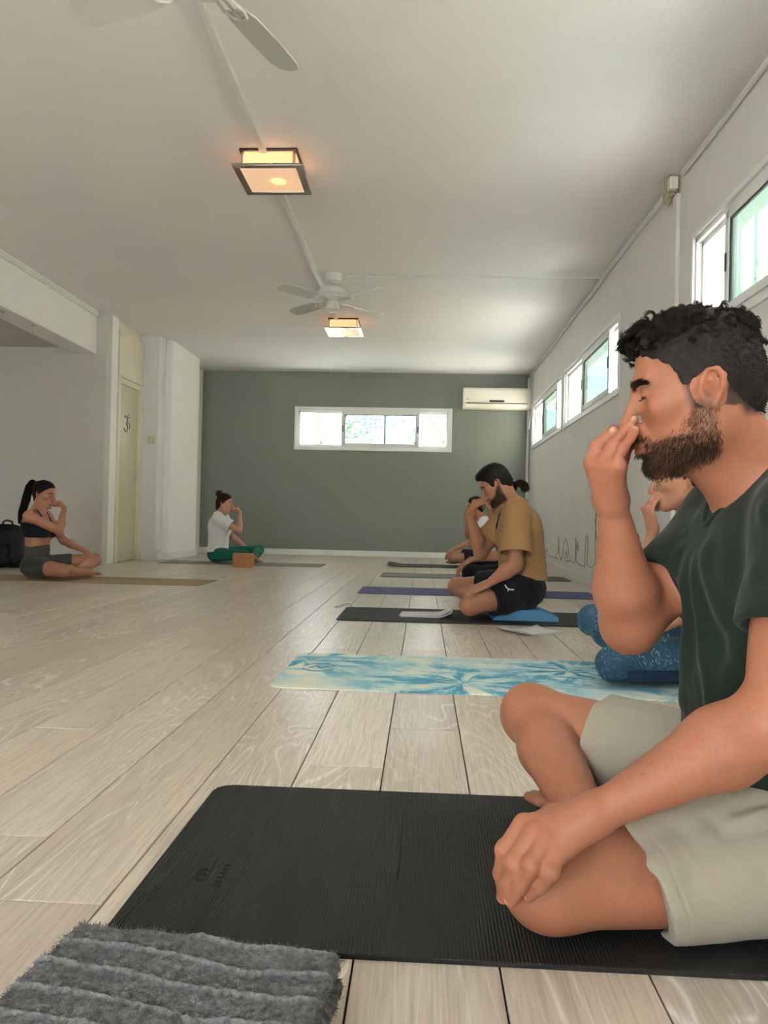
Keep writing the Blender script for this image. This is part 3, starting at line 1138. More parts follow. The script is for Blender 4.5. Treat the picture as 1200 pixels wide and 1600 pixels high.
def add_head(B, H, male=True):
    s = H.s

    def E(c, r, k=.02, op=0, R=None):
        B.ell(H(*c), np.array(r) * s, H.R if R is None else H.R @ R, k * s, op)

    def T(a, b, r1, r2, k=.01, op=0, **kw):
        B.rc(H(*a), H(*b), r1 * s, r2 * s, k * s, op, **kw)
    w = 1.0 if male else .95
    j = 1.0 if male else .90
    E((-.006, 0, .040), (.083, .077 * w, .086), .01)                 # skull
    E((.032, 0, .048), (.056, .066 * w, .066), .03)                  # forehead
    E((.040, 0, -.030), (.050, .054 * w, .068), .03)                 # mid face
    E((.018, 0, -.058), (.052, .052 * w, .040), .02)                 # lower face
    for y in (-1, 1):
        T((.004, y * .053 * j, -.058), (.070, y * .016, -.096), .017, .0145, .03)   # jaw line
        T((-.002, y * .062 * w, -.005), (.004, y * .054 * j, -.058), .016, .017, .03)
        E((.057, y * .047 * w, -.012), (.024, .018, .018), .025)     # cheekbone
        T((.087, y * .012, .030), (.070, y * .045, .031), .0105 if male else .007, .009, .018)  # brow ridge
    E((.074, 0, -.094), (.018, .020, .016), .022)                    # chin
    # eye sockets, lids
    for y in (-1, 1):
        E((.098, y * .031, .008), (.017, .019, .012), .014, 1)
        E((.0745, y * .0315, .008), (.0145, .0165, .0125), .003)
        T((.0885, y * .020, .0045), (.0845, y * .042, .0055), .0012, .0010, .0025, 1)   # closed lid line
        T((.089, y * .019, .0165), (.085, y * .043, .0175), .0015, .0010, .004, 1)      # crease of the lid
    # nose
    T((.090, 0, .020), (.113, 0, -.026), .0085, .0095, .012)
    E((.1125, 0, -.030), (.0130, .0125, .0115), .008)
    for y in (-1, 1):
        E((.1000, y * .0125, -.036), (.0125, .0075, .0085), .006)
        E((.108, y * .006, -.0425), (.005, .0030, .004), .003, 1)
        T((.094, y * .022, -.036), (.080, y * .032, -.066), .0022, .0018, .008, 1)      # fold beside the mouth
    # mouth
    E((.088, 0, -.064), (.016, .026, .022), .012)
    for y in (-1, 1):
        T((.1035, y * .004, -.0615), (.0915, y * .024, -.0665), .0048, .0025, .006)
        T((.1015, y * .002, -.0725), (.0905, y * .022, -.0685), .0060, .0025, .006)
        T((.1075, 0, -.0668), (.0930, y * .026, -.0678), .0013, .0010, .003, 1)
    E((.097, 0, -.083), (.006, .018, .005), .010, 1)
    # ears
    for y in (-1, 1):
        yy = y * .074 * w
        es = .76
        tilt = [(.014, -.022), (.016, 0.0), (.012, .018), (.000, .030), (-.014, .030), (-.023, .016), (-.020, -.004), (-.010, -.022), (-.001, -.034), (.008, -.032)]
        out = [.000, .002, .006, .010, .014, .017, .016, .010, .004, .001]
        rad = [.0040, .0034, .0036, .0042, .0044, .0044, .0042, .0044, .0060, .0052]
        pts = [H((a - .004) * es, yy + y * (o + .002) * es, b * es) for (a, b), o in zip(tilt, out)]
        E((-.005, yy + y * .003, .002), (.0145, .005, .0225), .006)
        B.chain(pts, [r * s for r in rad], .003 * s)
        B.chain([H(-.009, yy + y * .010, .017), H(-.013, yy + y * .009, .005), H(-.008, yy + y * .007, -.010)], [.0024 * s, .0028 * s, .0024 * s], .003 * s)
        E((.001, yy + y * .010, -.003), (.0075, .007, .011), .003, 1)
        E((.011, yy + y * .002, -.002), (.005, .004, .006), .004)
        E((-.005, yy + y * .012, .018), (.006, .004, .004), .003, 1)


FLEN = ((.048, .030, .024), (.052, .034, .025), (.048, .032, .025), (.037, .024, .022))
FRAD = (.0096, .0098, .0092, .0082)


def add_finger(B, pts, r, s=1.0, k=.005):
    B.chain(pts, [r * 1.08 * s, r * .98 * s, r * .90 * s, r * .78 * s], k * s)
    B.ell(pts[1], (r * 1.02 * s,) * 3, None, .006 * s)      # knuckles


def add_hand(B, wrist, d, back, flex, side=1, s=1.0, spread=.06, thumb=None):
    """hand from the wrist along d; back = normal of the back of the hand; side = +1 when the thumb lies along d x back.
    flex: per finger (knuckle, middle, tip) bends in degrees"""
    d = nrm(d)
    back = nrm(np.asarray(back) - d * (np.asarray(back) @ d))
    ac = np.cross(d, back) * side                            # towards the thumb
    wrist = np.asarray(wrist, float)
    tips = []
    for i, (off, ln) in enumerate(((.028, .086), (.009, .090), (-.010, .085), (-.028, .077))):
        mcp = wrist + s * (d * ln + ac * off)
        B.rc(wrist + s * (ac * off * .55 + d * .008), mcp, .0165 * s, .0125 * s, .016 * s, flat=(back, .85))
        v = nrm(d + ac * off / .028 * spread)
        pts = [mcp]
        ang = 0.0
        for L, fl in zip(FLEN[i], flex[i]):
            ang += math.radians(fl)
            pts.append(pts[-1] + s * L * (v * math.cos(ang) - back * math.sin(ang)))
        add_finger(B, pts, FRAD[i], s)
        tips.append(pts[-1])
    th = thumb or ((.036, .020, -.012), (.060, .040, -.026), (.086, .048, -.036), (.108, .046, -.044))
    tp = [wrist + s * (d * a + ac * b + back * c) for a, b, c in th]
    B.rc(wrist + s * (d * .012 + ac * .012), tp[0], .016 * s, .017 * s, .016 * s)
    B.chain(tp, [.0165 * s, .0125 * s, .0112 * s, .0085 * s], .006 * s)
    return tips, tp


# ---------------------------------------------------------------- a person sitting cross-legged
class Pose:
    pass


def torso(B, p, g=0.0, k=.05):
    """torso solids; g inflates them for clothing"""
    s, f, l = p.s, p.f, p.l
    up = np.array((0, 0, 1.0))

    def R(a):
        u = nrm(a)
        ff = nrm(f - u * (f @ u))
        return np.stack([ff, np.cross(u, ff), u], 1)
    uc = p.N - p.C
    fem = p.female
    B.ell(p.P - f * .012 * s, np.array((.118, .168 if not fem else .172, .105)) * s + g, R(up), k)
    B.ell(p.W, np.array((.100, .132 if not fem else .115, .140)) * s * np.array((p.belly, 1, 1)) + g, R(p.C - p.P), k)
    B.ell(p.C, np.array((.112, .152 if not fem else .134, .185)) * s + g, R(uc), k)
    for q, sh in ((1, p.shL), (-1, p.shR)):
        B.rc(p.N * .62 + sh * .38 - up * .03 * s, sh - up * .012 * s, .055 * s + g, .050 * s + g, k)
        B.rc(p.N + up * .028 * s - f * .022 * s, sh + up * .012 * s, .034 * s + g, .034 * s + g, .035)
        if fem:
            B.ell(p.C + f * .082 * s + l * .070 * q * s - up * .008 * s, np.array((.052, .060, .060)) * s + g, R(uc), .03)
        else:
            B.ell(p.C + f * .060 * s + l * .070 * q * s + up * .055 * s, np.array((.052, .080, .060)) * s + g, R(uc), .04)
        B.ell(p.C - f * .055 * s + l * .078 * q * s + up * .06 * s, np.array((.055, .075, .10)) * s + g, R(uc), .04)


def limb_leg(B, p, hip, knee, ankle, toes, g=0.0, part='all'):
    s = p.s
    t = p.leg
    if part in ('all', 'thigh'):
        B.rc(hip, knee, .088 * s * t + g, .056 * s * t + g, .03, bulge=.006 * s)
    if part == 'thigh':
        return
    B.ell(knee, np.full(3, .058 * s * t + g), None, .03)
    calf = knee * .70 + ankle * .30
    B.rc(knee, calf, .050 * s * t + g, .058 * s * t + g, .009)
    B.rc(calf, ankle, .058 * s * t + g, .031 * s + g, .012)
    if part == 'leg':
        return
    d = nrm(toes - ankle)
    heel = ankle - d * .045 * s - np.array((0, 0, .004))
    B.rc(heel, ankle + d * .05 * s, .031 * s, .033 * s, .02)
    ball = ankle + (toes - ankle) * .72
    B.rc(ankle + d * .03 * s, ball, .033 * s, .024 * s, .02, flat=((0, 0, 1), .85))
    sd = nrm(np.cross(d, (0, 0, 1.0)))
    for i in range(5):
        o = (i - 2) * .0155 * s
        B.rc(ball + sd * o, toes + sd * o * 1.05 - d * abs(i - p.big.get(id(toes), 1)) * .006 * s, .0125 * s, .0095 * s, .008)


def limb_arm(B, p, sh, el, wr, g=0.0, frac=1.0, part='all'):
    s, t = p.s, p.arm
    e = sh + (el - sh) * frac
    B.rc(sh, e, .049 * s * t + g, (.049 + (.038 - .049) * frac) * s * t + g, .03, bulge=.006 * s)
    if part == 'upper':
        return
    B.ell(el, np.full(3, .038 * s * t), None, .02)
    m = el * .68 + wr * .32
    B.rc(el, m, .040 * s * t, .043 * s * t, .02)
    B.rc(m, wr, .043 * s * t, .0232 * s, .02)

# ---------------------------------------------------------------- the black mat of the man in front
def yoga_mat(name, x0, x1, y0, y1, mat, label, thick=.006, r=.05, rib=0.0, group='yoga mats laid across the floor', rz=0.0, curl=None, corners=True):
    """mat with rounded corners; long side along x"""
    W, D = x1 - x0, y1 - y0
    if rib:
        nx = int(W / rib) * 2
        xs = np.linspace(0, W, nx + 1)
        zs = thick + np.where(np.arange(nx + 1) % 2 == 0, 0, -.0011)
    else:
        xs = np.linspace(0, W, 60)
        zs = np.full(len(xs), thick)
    V, Q = [], []
    ny = 6
    for i, x in enumerate(xs):
        e = min(x, W - x)
        ins = r - math.sqrt(max(r * r - max(r - e, 0) ** 2, 0)) if e < r else 0
        lift = curl(x) if curl else 0
        a, b = ins, D - ins
        prof = [(a, 0), (a, zs[i] - .0012), (a + .0012, zs[i])] + [(a + (b - a) * k / ny, zs[i]) for k in range(1, ny)] + [(b - .0012, zs[i]), (b, zs[i] - .0012), (b, 0)]
        m = len(prof)
        V += [(x, y, z + lift + .0003) for y, z in prof]
        if i:
            o = (i - 1) * m
            Q += [(o + k, o + m + k, o + m + (k + 1) % m, o + (k + 1) % m) for k in range(m)]
    m = len(prof)
    me = npmesh(name, V, Q, smooth=False)
    bm = bmesh.new()
    bm.from_mesh(me)
    bm.verts.ensure_lookup_table()
    bm.faces.new([bm.verts[k] for k in range(m)])
    bm.faces.new([bm.verts[len(V) - m + k] for k in range(m)][::-1])
    bmesh.ops.recalc_face_normals(bm, faces=bm.faces)
    bm.to_mesh(me)
    bm.free()
    o = link(name, me, mat, None, (x0, y0, 0))
    o.rotation_euler = (0, 0, rz)
    return tag(o, label, 'yoga mat', group)


M_MATK = plain('black_rubber', (.0115, .0120, .0112, 1), .62, .35, bump=(300, .2, .001), vary=.12)
nm = yoga_mat('yoga_mat', -.425, 1.40, 1.012, 1.622, M_MATK, 'black finely ribbed mat under the man in the dark green shirt', .0075, .04, .0052)
nm.rotation_euler = (0, 0, -.002)
em = MB()
em.tube([(.085 + .012 * math.cos(t), .20 + .017 * math.sin(t), .0078) for t in np.linspace(0.6, 5.6, 14)], .0022, 4)
em.tube([(.078, .20, .0078), (.092, .20, .0078), (.092, .211, .0078)], .0018, 4)
for k in range(6):
    em.tube([(.112, .165 + .014 * k, .0078), (.124, .165 + .014 * k, .0078), (.122, .173 + .014 * k, .0078)], .0014, 4)
em.build('pressed_emblem', plain('worn_black_rubber', (.007, .007, .007, 1), .5), nm)

# clip-able limb used for sleeves, shorts and leggings
def rc_clip(B, a, b, r1, r2, clips, k=.02, bulge=0.0, kc=.004):
    a, b = np.asarray(a, np.float32), np.asarray(b, np.float32)
    ba = b - a
    L2 = float(ba @ ba)
    cl = [(np.asarray(p, np.float32), np.asarray(nrm(n), np.float32)) for p, n in clips]

    def fn(P):
        pa = P - a
        h = np.clip((pa @ ba) / L2, 0, 1)
        q = pa - h[..., None] * ba
        d = np.sqrt((q * q).sum(-1)) - (r1 + (r2 - r1) * h + bulge * 4 * h * (1 - h))
        for p, n in cl:
            d = -smin(-d, -((P - p) @ n), kc)
        return d
    B.add(fn, k, 0)
    B.grow(a, max(r1, r2) + abs(bulge))
    B.grow(b, max(r1, r2) + abs(bulge))


LOCAL = dict(P=(0, 0, .11), W=(.03, 0, .27), C=(.045, 0, .44), N=(.05, 0, .625), shL=(.06, .185, .590), shR=(.06, -.185, .590),
             hipL=(0, .09, .105), kneeL=(.42, .20, .075), ankL=(.29, -.15, .05), toeL=(.36, -.27, .03),
             hipR=(0, -.09, .11), kneeR=(.39, -.27, .11), ankR=(.27, .06, .06), toeR=(.33, .17, .03),
             elL=(.16, .28, .345), wrL=(.36, .23, .20), elR=(.25, -.14, .40), wrR=(.285, -.03, .62), head=(.15, 0, .785))


def pose(O, f, l, s, female=False, arm=1.0, leg=1.0, belly=1.0, lift=0.0, **over):
    p = Pose()
    p.s, p.f, p.l, p.female, p.arm, p.leg, p.belly = s, nrm(f), nrm(l), female, arm, leg, belly
    p.big = {}
    Fp = Frame(O, f, l, (0, 0, 1), s)
    for k, v in LOCAL.items():
        v = over.get(k, v)
        setattr(p, k, Fp(v[0], v[1], v[2] + (lift if k not in ('kneeL', 'kneeR', 'ankL', 'ankR', 'toeL', 'toeR') else 0)))
    for k, v in over.items():
        if k.startswith('w_'):
            setattr(p, k[2:], np.asarray(v, float))
    p.O, p.F = np.asarray(O, float), Fp
    p.up = np.array((0, 0, 1.0))
    return p


def skin(p, H, male, hands):
    B = Body()
    torso(B, p)
    add_head(B, H, male)
    nb = H(-.020, 0, -.035)
    B.rc(p.N - p.up * .02 * p.s, nb, (.062 if male else .052) * p.s, (.056 if male else .046) * p.s, .035)
    B.rc(p.N + p.f * .035 * p.s, H(.022, 0, -.070), (.040 if male else .036) * p.s, (.036 if male else .032) * p.s, .03)
    for hip, kn, an, to in ((p.hipL, p.kneeL, p.ankL, p.toeL), (p.hipR, p.kneeR, p.ankR, p.toeR)):
        limb_leg(B, p, hip, kn, an, to)
    for sh, el, wr in ((p.shL, p.elL, p.wrL), (p.shR, p.elR, p.wrR)):
        limb_arm(B, p, sh, el, wr)
    hands(B, p, H)
    return B


def finish(name, V, Q, mat, origin, parent=None, col=None):
    me = npmesh(name, V - np.asarray(origin), Q)
    if col is not None:
        setcol(me, col)
    if parent is None:
        return link(name, me, mat, None, origin)
    o = link(name, me, mat, parent)
    o.matrix_parent_inverse = Matrix.Identity(4)
    return o


def soft(d, r):
    return np.clip(1 - d / r, 0, 1) ** 2 * (3 - 2 * np.clip(1 - d / r, 0, 1))


def skin_paint(V, H, base, red=(1.0, .80, .78), pts=(), lips=.5, tan=None):
    base = np.asarray(base, float)
    c = np.tile(base, (len(V), 1))
    if tan is not None:
        c *= tan(V)[:, None] if tan(V).ndim == 1 else tan(V)
    L = H.loc(V)

    def blend(wt, tgt):
        c[:] = c * (1 - wt[:, None]) + np.asarray(tgt) * wt[:, None]
    redc = base * np.asarray(red) * 1.02
    for q, r, a in (((.112, 0, -.03), .03, .6), ((.06, .05, -.02), .05, .18), ((.06, -.05, -.02), .05, .18), ((-.01, .08, .0), .035, .75), ((-.01, -.08, .0), .035, .75)):
        blend(soft(np.linalg.norm(L - np.array(q), axis=1), r) * a, redc)
    for q, r, a in pts:
        blend(soft(np.linalg.norm(V - np.asarray(q), axis=1), r) * a, redc)
    lip = np.clip(1 - np.abs(L[:, 2] + .067) / .0095, 0, 1) * (L[:, 0] > .086) * (np.abs(L[:, 1]) < .025)
    blend(np.clip(lip * 1.6, 0, 1) * lips, base * np.array((.92, .58, .60)))
    for y in (-1, 1):                                         # lash line
        e = (L[:, 0] > .075) & (np.abs(L[:, 1] - y * .031) < .0135) & (np.abs(L[:, 2] - .0046) < .0022)
        blend(e * .85, (.02, .014, .012))
    return c, L, blend


def hairline(xs, zs, nape=None, side=None):
    zs, xs = np.array(zs, np.float32), np.array(xs, np.float32)

    def g(L):
        d = L[..., 0] - np.interp(L[..., 2], zs, xs)
        if nape is not None:
            d = np.maximum(d, nape - L[..., 2])
        return d
    return g


SHORT = hairline((-.050, -.036, .030, .036, .042, .052, .072, .086, .30, .3), (-.06, -.030, -.026, .005, .030, .045, .060, .078, .094, .2), -.050)
LONGF = hairline((-.02, -.02, .004, .022, .040, .066, .078, .30, .3), (-.2, -.02, 0, .02, .040, .060, .074, .086, .2))


def hair_cap(H, line, grow=.010, blobs=(), noise=.004, freq=90, k=.02):
    B = Body()
    s = H.s
    B.ell(H(-.006, 0, .040), np.array((.083 + grow, .077 + grow, .086 + grow)) * s, H.R, .01)
    B.ell(H(.032, 0, .048), np.array((.056 + grow, .066 + grow, .066 + grow)) * s, H.R, .02)
    B.rc(H(-.038, 0, -.01), H(-.034, 0, -.05), (.05 + grow * .5) * s, (.040 + grow * .3) * s, .03)
    B.field(lambda P: (line(H.loc(P).astype(np.float32)) * s).astype(np.float32), .008 * s)
    for c, r in blobs:
        B.ell(H(*c), np.array(r) * s, H.R, k * s)
    if noise:
        pr = list(B.pr)
        B2 = Body()
        B2.lo, B2.hi = B.lo, B.hi

        def fn(P):
            d = np.full(P.shape[:-1], 1e3, np.float32)
            for f_, k_, op in pr:
                d = Body.comb(d, f_(P), k_, op)
            Q = P * freq
            return (d + noise * (np.sin(Q[..., 0] + 1.7 * np.sin(Q[..., 2] * .7)) * np.sin(Q[..., 1] * 1.1 + Q[..., 2]) * np.sin(Q[..., 2] * .9 + 1.3 * np.sin(Q[..., 0] * .6)))).astype(np.float32)
        B2.add(fn, 0, 0)
        return B2
    return B


def snap(P, V, Nn, lift=0.0):
    """nearest skin points to P"""
    lo, hi = P.min(0) - .03, P.max(0) + .03
    m = np.nonzero(((V > lo) & (V < hi)).all(1))[0]
    out, nn = np.empty_like(P), np.empty_like(P)
    for k in range(0, len(P), 200):
        d = ((P[k:k + 200, None] - V[m][None]) ** 2).sum(2)
        i = m[d.argmin(1)]
        out[k:k + 200], nn[k:k + 200] = V[i] + Nn[i] * lift, Nn[i]
    return out, nn


def brows(H, mat, origin, parent, n, rng, V, Nn, thick=.0004, length=.009, full=1.0):
    for y in (1, -1):
        t = rng.uniform(0, 1, n)
        cy, cz = .011 + .038 * t, .0235 + .0085 * np.sin(t * 2.2) - .004 * t
        wd = rng.uniform(-1, 1, n) * (.0050 * full * (1 - .55 * t))
        root = np.stack([.098 - .020 * t ** 1.5, y * cy, cz + wd], 1)
        dr = np.stack([-.25 - .2 * t, y * (.55 + .5 * t), .50 - .85 * t + rng.normal(0, .12, n)], 1)
        dr /= np.linalg.norm(dr, axis=1, keepdims=True)
        W, nn = snap(H.o + H.s * (root @ H.R.T), V, Nn)
        dw = dr @ H.R.T
        dw -= nn * (dw * nn).sum(1, keepdims=True)
        s_ = np.linspace(0, 1, 4)[None, :, None]
        P = W[:, None] + dw[:, None] * s_ * length * H.s + nn[:, None] * (.0004 + .0016 * s_)
        SV, SQ = strands(P, thick * H.s, thick * .35 * H.s)
        finish('eyebrow', SV, SQ, mat, origin, parent)


def lashes(H, mat, origin, parent, V, Nn, n=26, length=.007, thick=.0004):
    for y in (1, -1):
        u = np.linspace(0, 1, n)
        root = np.stack([.0915 - .006 * u, y * (.020 + .023 * u), .0048 - .0012 * np.sin(u * 3.14)], 1)
        W, nn = snap(H.o + H.s * (root @ H.R.T), V, Nn)
        d = np.stack([np.ones(n), y * (u - .35) * .8, np.full(n, -.55)], 1)
        d = (d / np.linalg.norm(d, axis=1, keepdims=True)) @ H.R.T
        t = np.linspace(0, 1, 4)[None, :, None]
        P = W[:, None] + d[:, None] * t * length * H.s + (H.u * .0016)[None, None] * t ** 2
        SV, SQ = strands(P, thick * H.s, thick * .4 * H.s)
        finish('eyelashes', SV, SQ, mat, origin, parent)


def fold_disp(V, Nn, folds):
    """raise soft ridges on cloth: (a, b, width, height)"""
    d = np.zeros(len(V))
    for a, b, wd, ht in folds:
        a, b = np.asarray(a, float), np.asarray(b, float)
        ba = b - a
        h = np.clip(((V - a) @ ba) / (ba @ ba), 0, 1)
        r = np.linalg.norm(V - a - h[:, None] * ba, axis=1)
        prof = np.exp(-(r / wd) ** 2) - .45 * np.exp(-((r - 1.8 * wd) / wd) ** 2)
        d += ht * prof * np.sin(np.pi * np.clip(h * .9 + .05, 0, 1)) ** .5
    return V + Nn * d[:, None]


# ================================================================ the man in the dark green shirt
def near_man():
    O = np.array((.60, 1.26, .009))
    p = pose(O, (-1, 0, 0), (0, -1, 0), 1.0, arm=1.12, leg=1.0, belly=1.05,
             w_P=(.60, 1.26, .12), w_W=(.575, 1.255, .28), w_C=(.553, 1.25, .45), w_N=(.535, 1.24, .635),
             w_shL=(.525, 1.065, .590), w_shR=(.545, 1.415, .598),
             w_hipL=(.60, 1.175, .105), w_kneeL=(.190, 1.085, .076), w_ankL=(.315, 1.43, .05), w_toeL=(.250, 1.575, .030),
             w_hipR=(.60, 1.35, .12), w_kneeR=(.231, 1.575, .186), w_ankR=(.290, 1.235, .070), w_toeR=(.40, 1.10, .03),
             w_elL=(.452, .985, .345), w_elR=U(984, 976, 1.33), w_wrR=U(957, 790, 1.245), w_wrL=U(938, 1268, 1.005),
             w_head=U(1096, 617, 1.205))
    H = head_frame(p.head, p.f, p.l, yaw=math.radians(-13), pitch=math.radians(9), roll=math.radians(1), sc=1.01)
    hp = {}

    def hands(B, p, H):
        # resting hand draped over the knee
        def q(cx, cy, Y):
            return U(760 + cx / 6.0, 1220 + cy / 6.0, Y)
        wr = p.wrL
        fing = [
            [q(350, 395, 1.030), q(175, 650, 1.020), q(140, 870, 1.030), q(165, 1020, 1.055)],
            [q(455, 485, 1.006), q(255, 770, .990), q(195, 970, 1.002), q(160, 1085, 1.018)],
            [q(570, 555, .990), q(415, 800, .972), q(310, 985, .984), q(235, 1120, 1.000)],
            [q(685, 650, .985), q(600, 850, .968), q(500, 985, .982), q(408, 1080, .998)],
        ]
        for i, pts in enumerate(fing):
            B.rc(wr + (pts[0] - wr) * .12, pts[0] + np.array((0, .004, -.006)), .0175, .0135, .016)
            add_finger(B, pts, FRAD[i] * 1.26, 1.0)
        B.rc(wr + np.array((0, .012, -.004)), (fing[1][0] + fing[2][0]) / 2 + np.array((.02, .012, -.012)), .022, .018, .02)
        th = [q(620, 330, 1.06), q(430, 400, 1.085), q(330, 560, 1.095)]
        B.chain([wr + np.array((0, .02, 0))] + th, [.018, .015, .0125, .010], .008)
        hp['L'] = fing
        # raised hand closing the nostril
        f2 = [
            [U(929, 724, 1.240), U(940, 690, 1.238), U(957, 672, 1.226), U(962, 684, 1.215)],
            [U(922, 722, 1.218), U(932, 698, 1.214), U(951, 682, 1.208), U(959, 672, 1.200)],
            [U(940, 722, 1.198), U(958, 694, 1.192), U(977, 673, 1.190), U(991, 656, 1.186)],
            [U(962, 724, 1.180), U(973, 700, 1.174), U(985, 686, 1.176), U(994, 672, 1.180)],
        ]
        wr = p.wrR
        for i, pts in enumerate(f2):
            B.rc(wr + (pts[0] - wr) * .16, pts[0] + np.array((.004, 0, -.004)), .0165, .0135, .022)
            add_finger(B, pts, FRAD[i] * .96, 1.0, .003)
        th = [U(962, 745, 1.225), U(970, 716, 1.240), U(979, 694, 1.244), U(989, 666, 1.236)]
        B.chain(th, [.016, .0125, .0115, .009], .006)
        hp['R'] = f2
    B = skin(p, H, True, hands)
    # forearm and leg shapes seen close
    m = p.elR * .72 + p.wrR * .28
    B.rc(p.elR + np.array((.010, 0, .03)), m + np.array((.006, 0, 0)), .040, .036, .03)
    B.ell(p.kneeR + np.array((-.012, -.01, .018)), (.040, .040, .040), None, .03)      # knee cap
    B.ell(p.kneeL + np.array((-.022, -.010, .004)), (.040, .044, .040), None, .03)
    V, Q = B.mesh(.0024)
    V[:, 2] = np.maximum(V[:, 2], .0086)
    pts = []
    for k in ('L', 'R'):
        for fg in hp[k]:
            pts += [(fg[0], .024, .55), (fg[1], .018, .5), (fg[2], .015, .45), (fg[3], .016, .4)]
    pts += [(p.elR + np.array((0, 0, -.03)), .05, .6), (p.kneeR, .07, .25)]
    base = np.array((.385, .160, .092))

    def tan(V):
        return np.where(V[:, 2] < .30, .93, 1.0) * (1 + .05 * fbm(V * 18, 2))
    c, L, blend = skin_paint(V, H, base, pts=pts, tan=tan, lips=.45)
    # beard shadow
    def beard(L):
        x, y, z = L[:, 0], np.abs(L[:, 1]), L[:, 2]
        top = np.interp(x, (-.01, .015, .045, .075, .09, .2), (.012, -.008, -.045, -.055, -.046, -.046))
        d = np.clip((top - z) / .016, 0, 1) * np.clip((z + .118 - .25 * np.clip(.05 - x, 0, .1)) / .014, 0, 1) * np.clip((x + .012) / .014, 0, 1)
        lipz = (x > .084) & (y < .026) & (np.abs(z + .0675) < .0085)
        d = d * ~lipz
        d = np.where((x > .096) & (z > -.045), 0, d)
        d *= np.where((z > -.060) & (x > .03) & (x < .083), (.42), 1)
        return d
    bd = beard(L)
    far = np.full(len(V), 9.0)
    for fg in hp['R']:
        for q_ in fg:
            far = np.minimum(far, np.linalg.norm(V - q_, axis=1))
    bd = bd * (far > .017) * (L[:, 0] < .112)
    blend(np.clip(bd, 0, 1) * .62, (.060, .034, .022))
    sc_ = np.clip(-SHORT(L) / .012, 0, 1) * (L[:, 2] > -.05)
    ear = (np.linalg.norm((L - np.array((-.005, 0, 0))) * np.array((1, 0, 1)), axis=1) < .029) & (np.abs(L[:, 1]) > .0715)
    sc_ = sc_ * ~ear
    blend(sc_ * .9, (.020, .015, .012))
    # nails
    for k, back in (('L', (-.4, -.6, .5)), ('R', (-.6, -.6, .1))):
        for fg in hp[k]:
            d = nrm(fg[3] - fg[2])
            n = nrm(np.asarray(back) - d * (np.asarray(back) @ d))
            blend(soft(np.linalg.norm(V - (fg[3] + n * .0065 + d * .002), axis=1), .0075) * .75, (.72, .50, .40))
    # veins, moles
    for q, r in ((U(890, 1279, .98), .0022), (U(985, 1217, .98), .002), (U(900, 1160, 1.5), .003), (U(1142, 1006, .96), .002), (U(1005, 1210, .98), .0016), (U(1038, 1188, .98), .0016)):
        blend(soft(np.linalg.norm(V - q, axis=1), r * 2.6) * .8, (.10, .045, .03))
    man = finish('person', V, Q, M_SKIN, O, None, c)
    tag(man, 'bearded man in dark green shirt and beige shorts holding his nose', 'person')
    rng = np.random.default_rng(3)
    # beard and moustache strands
    Nn = vnormals(V, Q)
    pr = bd * np.where(L[:, 0] > -.02, 1, 0)
    pr = pr * np.where((L[:, 2] < -.075) | (L[:, 0] > .075), 1.6, 1.0) * np.where((L[:, 2] > -.060) & (L[:, 0] < .075), .5, 1.0)
    pr[ear] = 0
    idx = rng.choice(len(V), 7200, p=pr / pr.sum())
    P0 = V[idx] + rng.normal(0, .0008, (len(idx), 3))
    g = H.R @ np.array((.45, 0, -.9))
    dr = Nn[idx] * .55 + g[None] * .75 + rng.normal(0, .28, (len(idx), 3))
    dr /= np.linalg.norm(dr, axis=1, keepdims=True)
    ln = rng.uniform(.003, .0065, len(idx)) * np.where((L[idx, 2] < -.08) & (L[idx, 0] > .04), 1.25, 1)
    t = np.linspace(0, 1, 4)
    P = P0[:, None] + dr[:, None] * (t[None, :] * ln[:, None])[..., None] + (g * -.0 + np.array((0, 0, -1)))[None, None] * (t[None, :, None] ** 2 * .002)
    VV, QQ = strands(P, .00030, .00014)
    finish('beard', VV, QQ, M_BEARD, O, man)
    brows(H, M_HAIR, O, man, 420, rng, V, Nn, .00042, .011, 1.15)
    lashes(H, M_HAIRB, O, man, V, Nn)
    # hair: short dense sides, wavy locks on top
    cap = hair_cap(H, SHORT, .004, [((.018, 0, .090), (.056, .052, .027)), ((.062, 0, .086), (.026, .044, .018)), ((-.026, 0, .088), (.048, .054, .026))], .0016, 240)
    hv, hq = cap.mesh(.0035, smooth=0)
    hn = vnormals(hv, hq)
    hL = H.loc(hv)
    offear = np.linalg.norm((hL - np.array((-.006, 0, 0))) * np.array((1, 0, 1)), axis=1) > .0245
    topw = np.clip((hL[:, 2] - .066 + .25 * np.clip(-hL[:, 0] - .03, 0, .1)) / .03, 0, 1)
    fr, side, upv = H.f, H.l, H.u
    # side and nape stubble
    pr = offear * (topw < .7)
    n = 7000
    idx = rng.choice(len(hv), n, p=pr / pr.sum())
    dr = hn[idx] * .30 - fr[None] * .55 - upv[None] * .65 + rng.normal(0, .16, (n, 3))
    dr /= np.linalg.norm(dr, axis=1, keepdims=True)
    t = np.linspace(0, 1, 4)
    P = (hv[idx] - hn[idx] * .001)[:, None] + dr[:, None] * t[None, :, None] * rng.uniform(.003, .0065, n)[:, None, None]
    V1, Q1 = strands(P, .00045, .00018)
    # locks
    nc, per, s_ = 420, 26, 12
    pr = topw * offear
    ci = rng.choice(len(hv), nc, p=pr / pr.sum())
    cp, cn, cl = hv[ci], hn[ci], hL[ci]
    sw = np.stack([.9 + rng.normal(0, .35, nc), rng.normal(0, .55, nc), rng.normal(.1, .25, nc)], 1)
    sw[cl[:, 0] < -.03, 0] *= -.8
    dirs = sw @ H.R.T + cn * .35
    dirs /= np.linalg.norm(dirs, axis=1, keepdims=True)
    ca = np.cross(dirs, cn)
    ca /= np.linalg.norm(ca, axis=1, keepdims=True) + 1e-9
    cb = np.cross(ca, dirs)
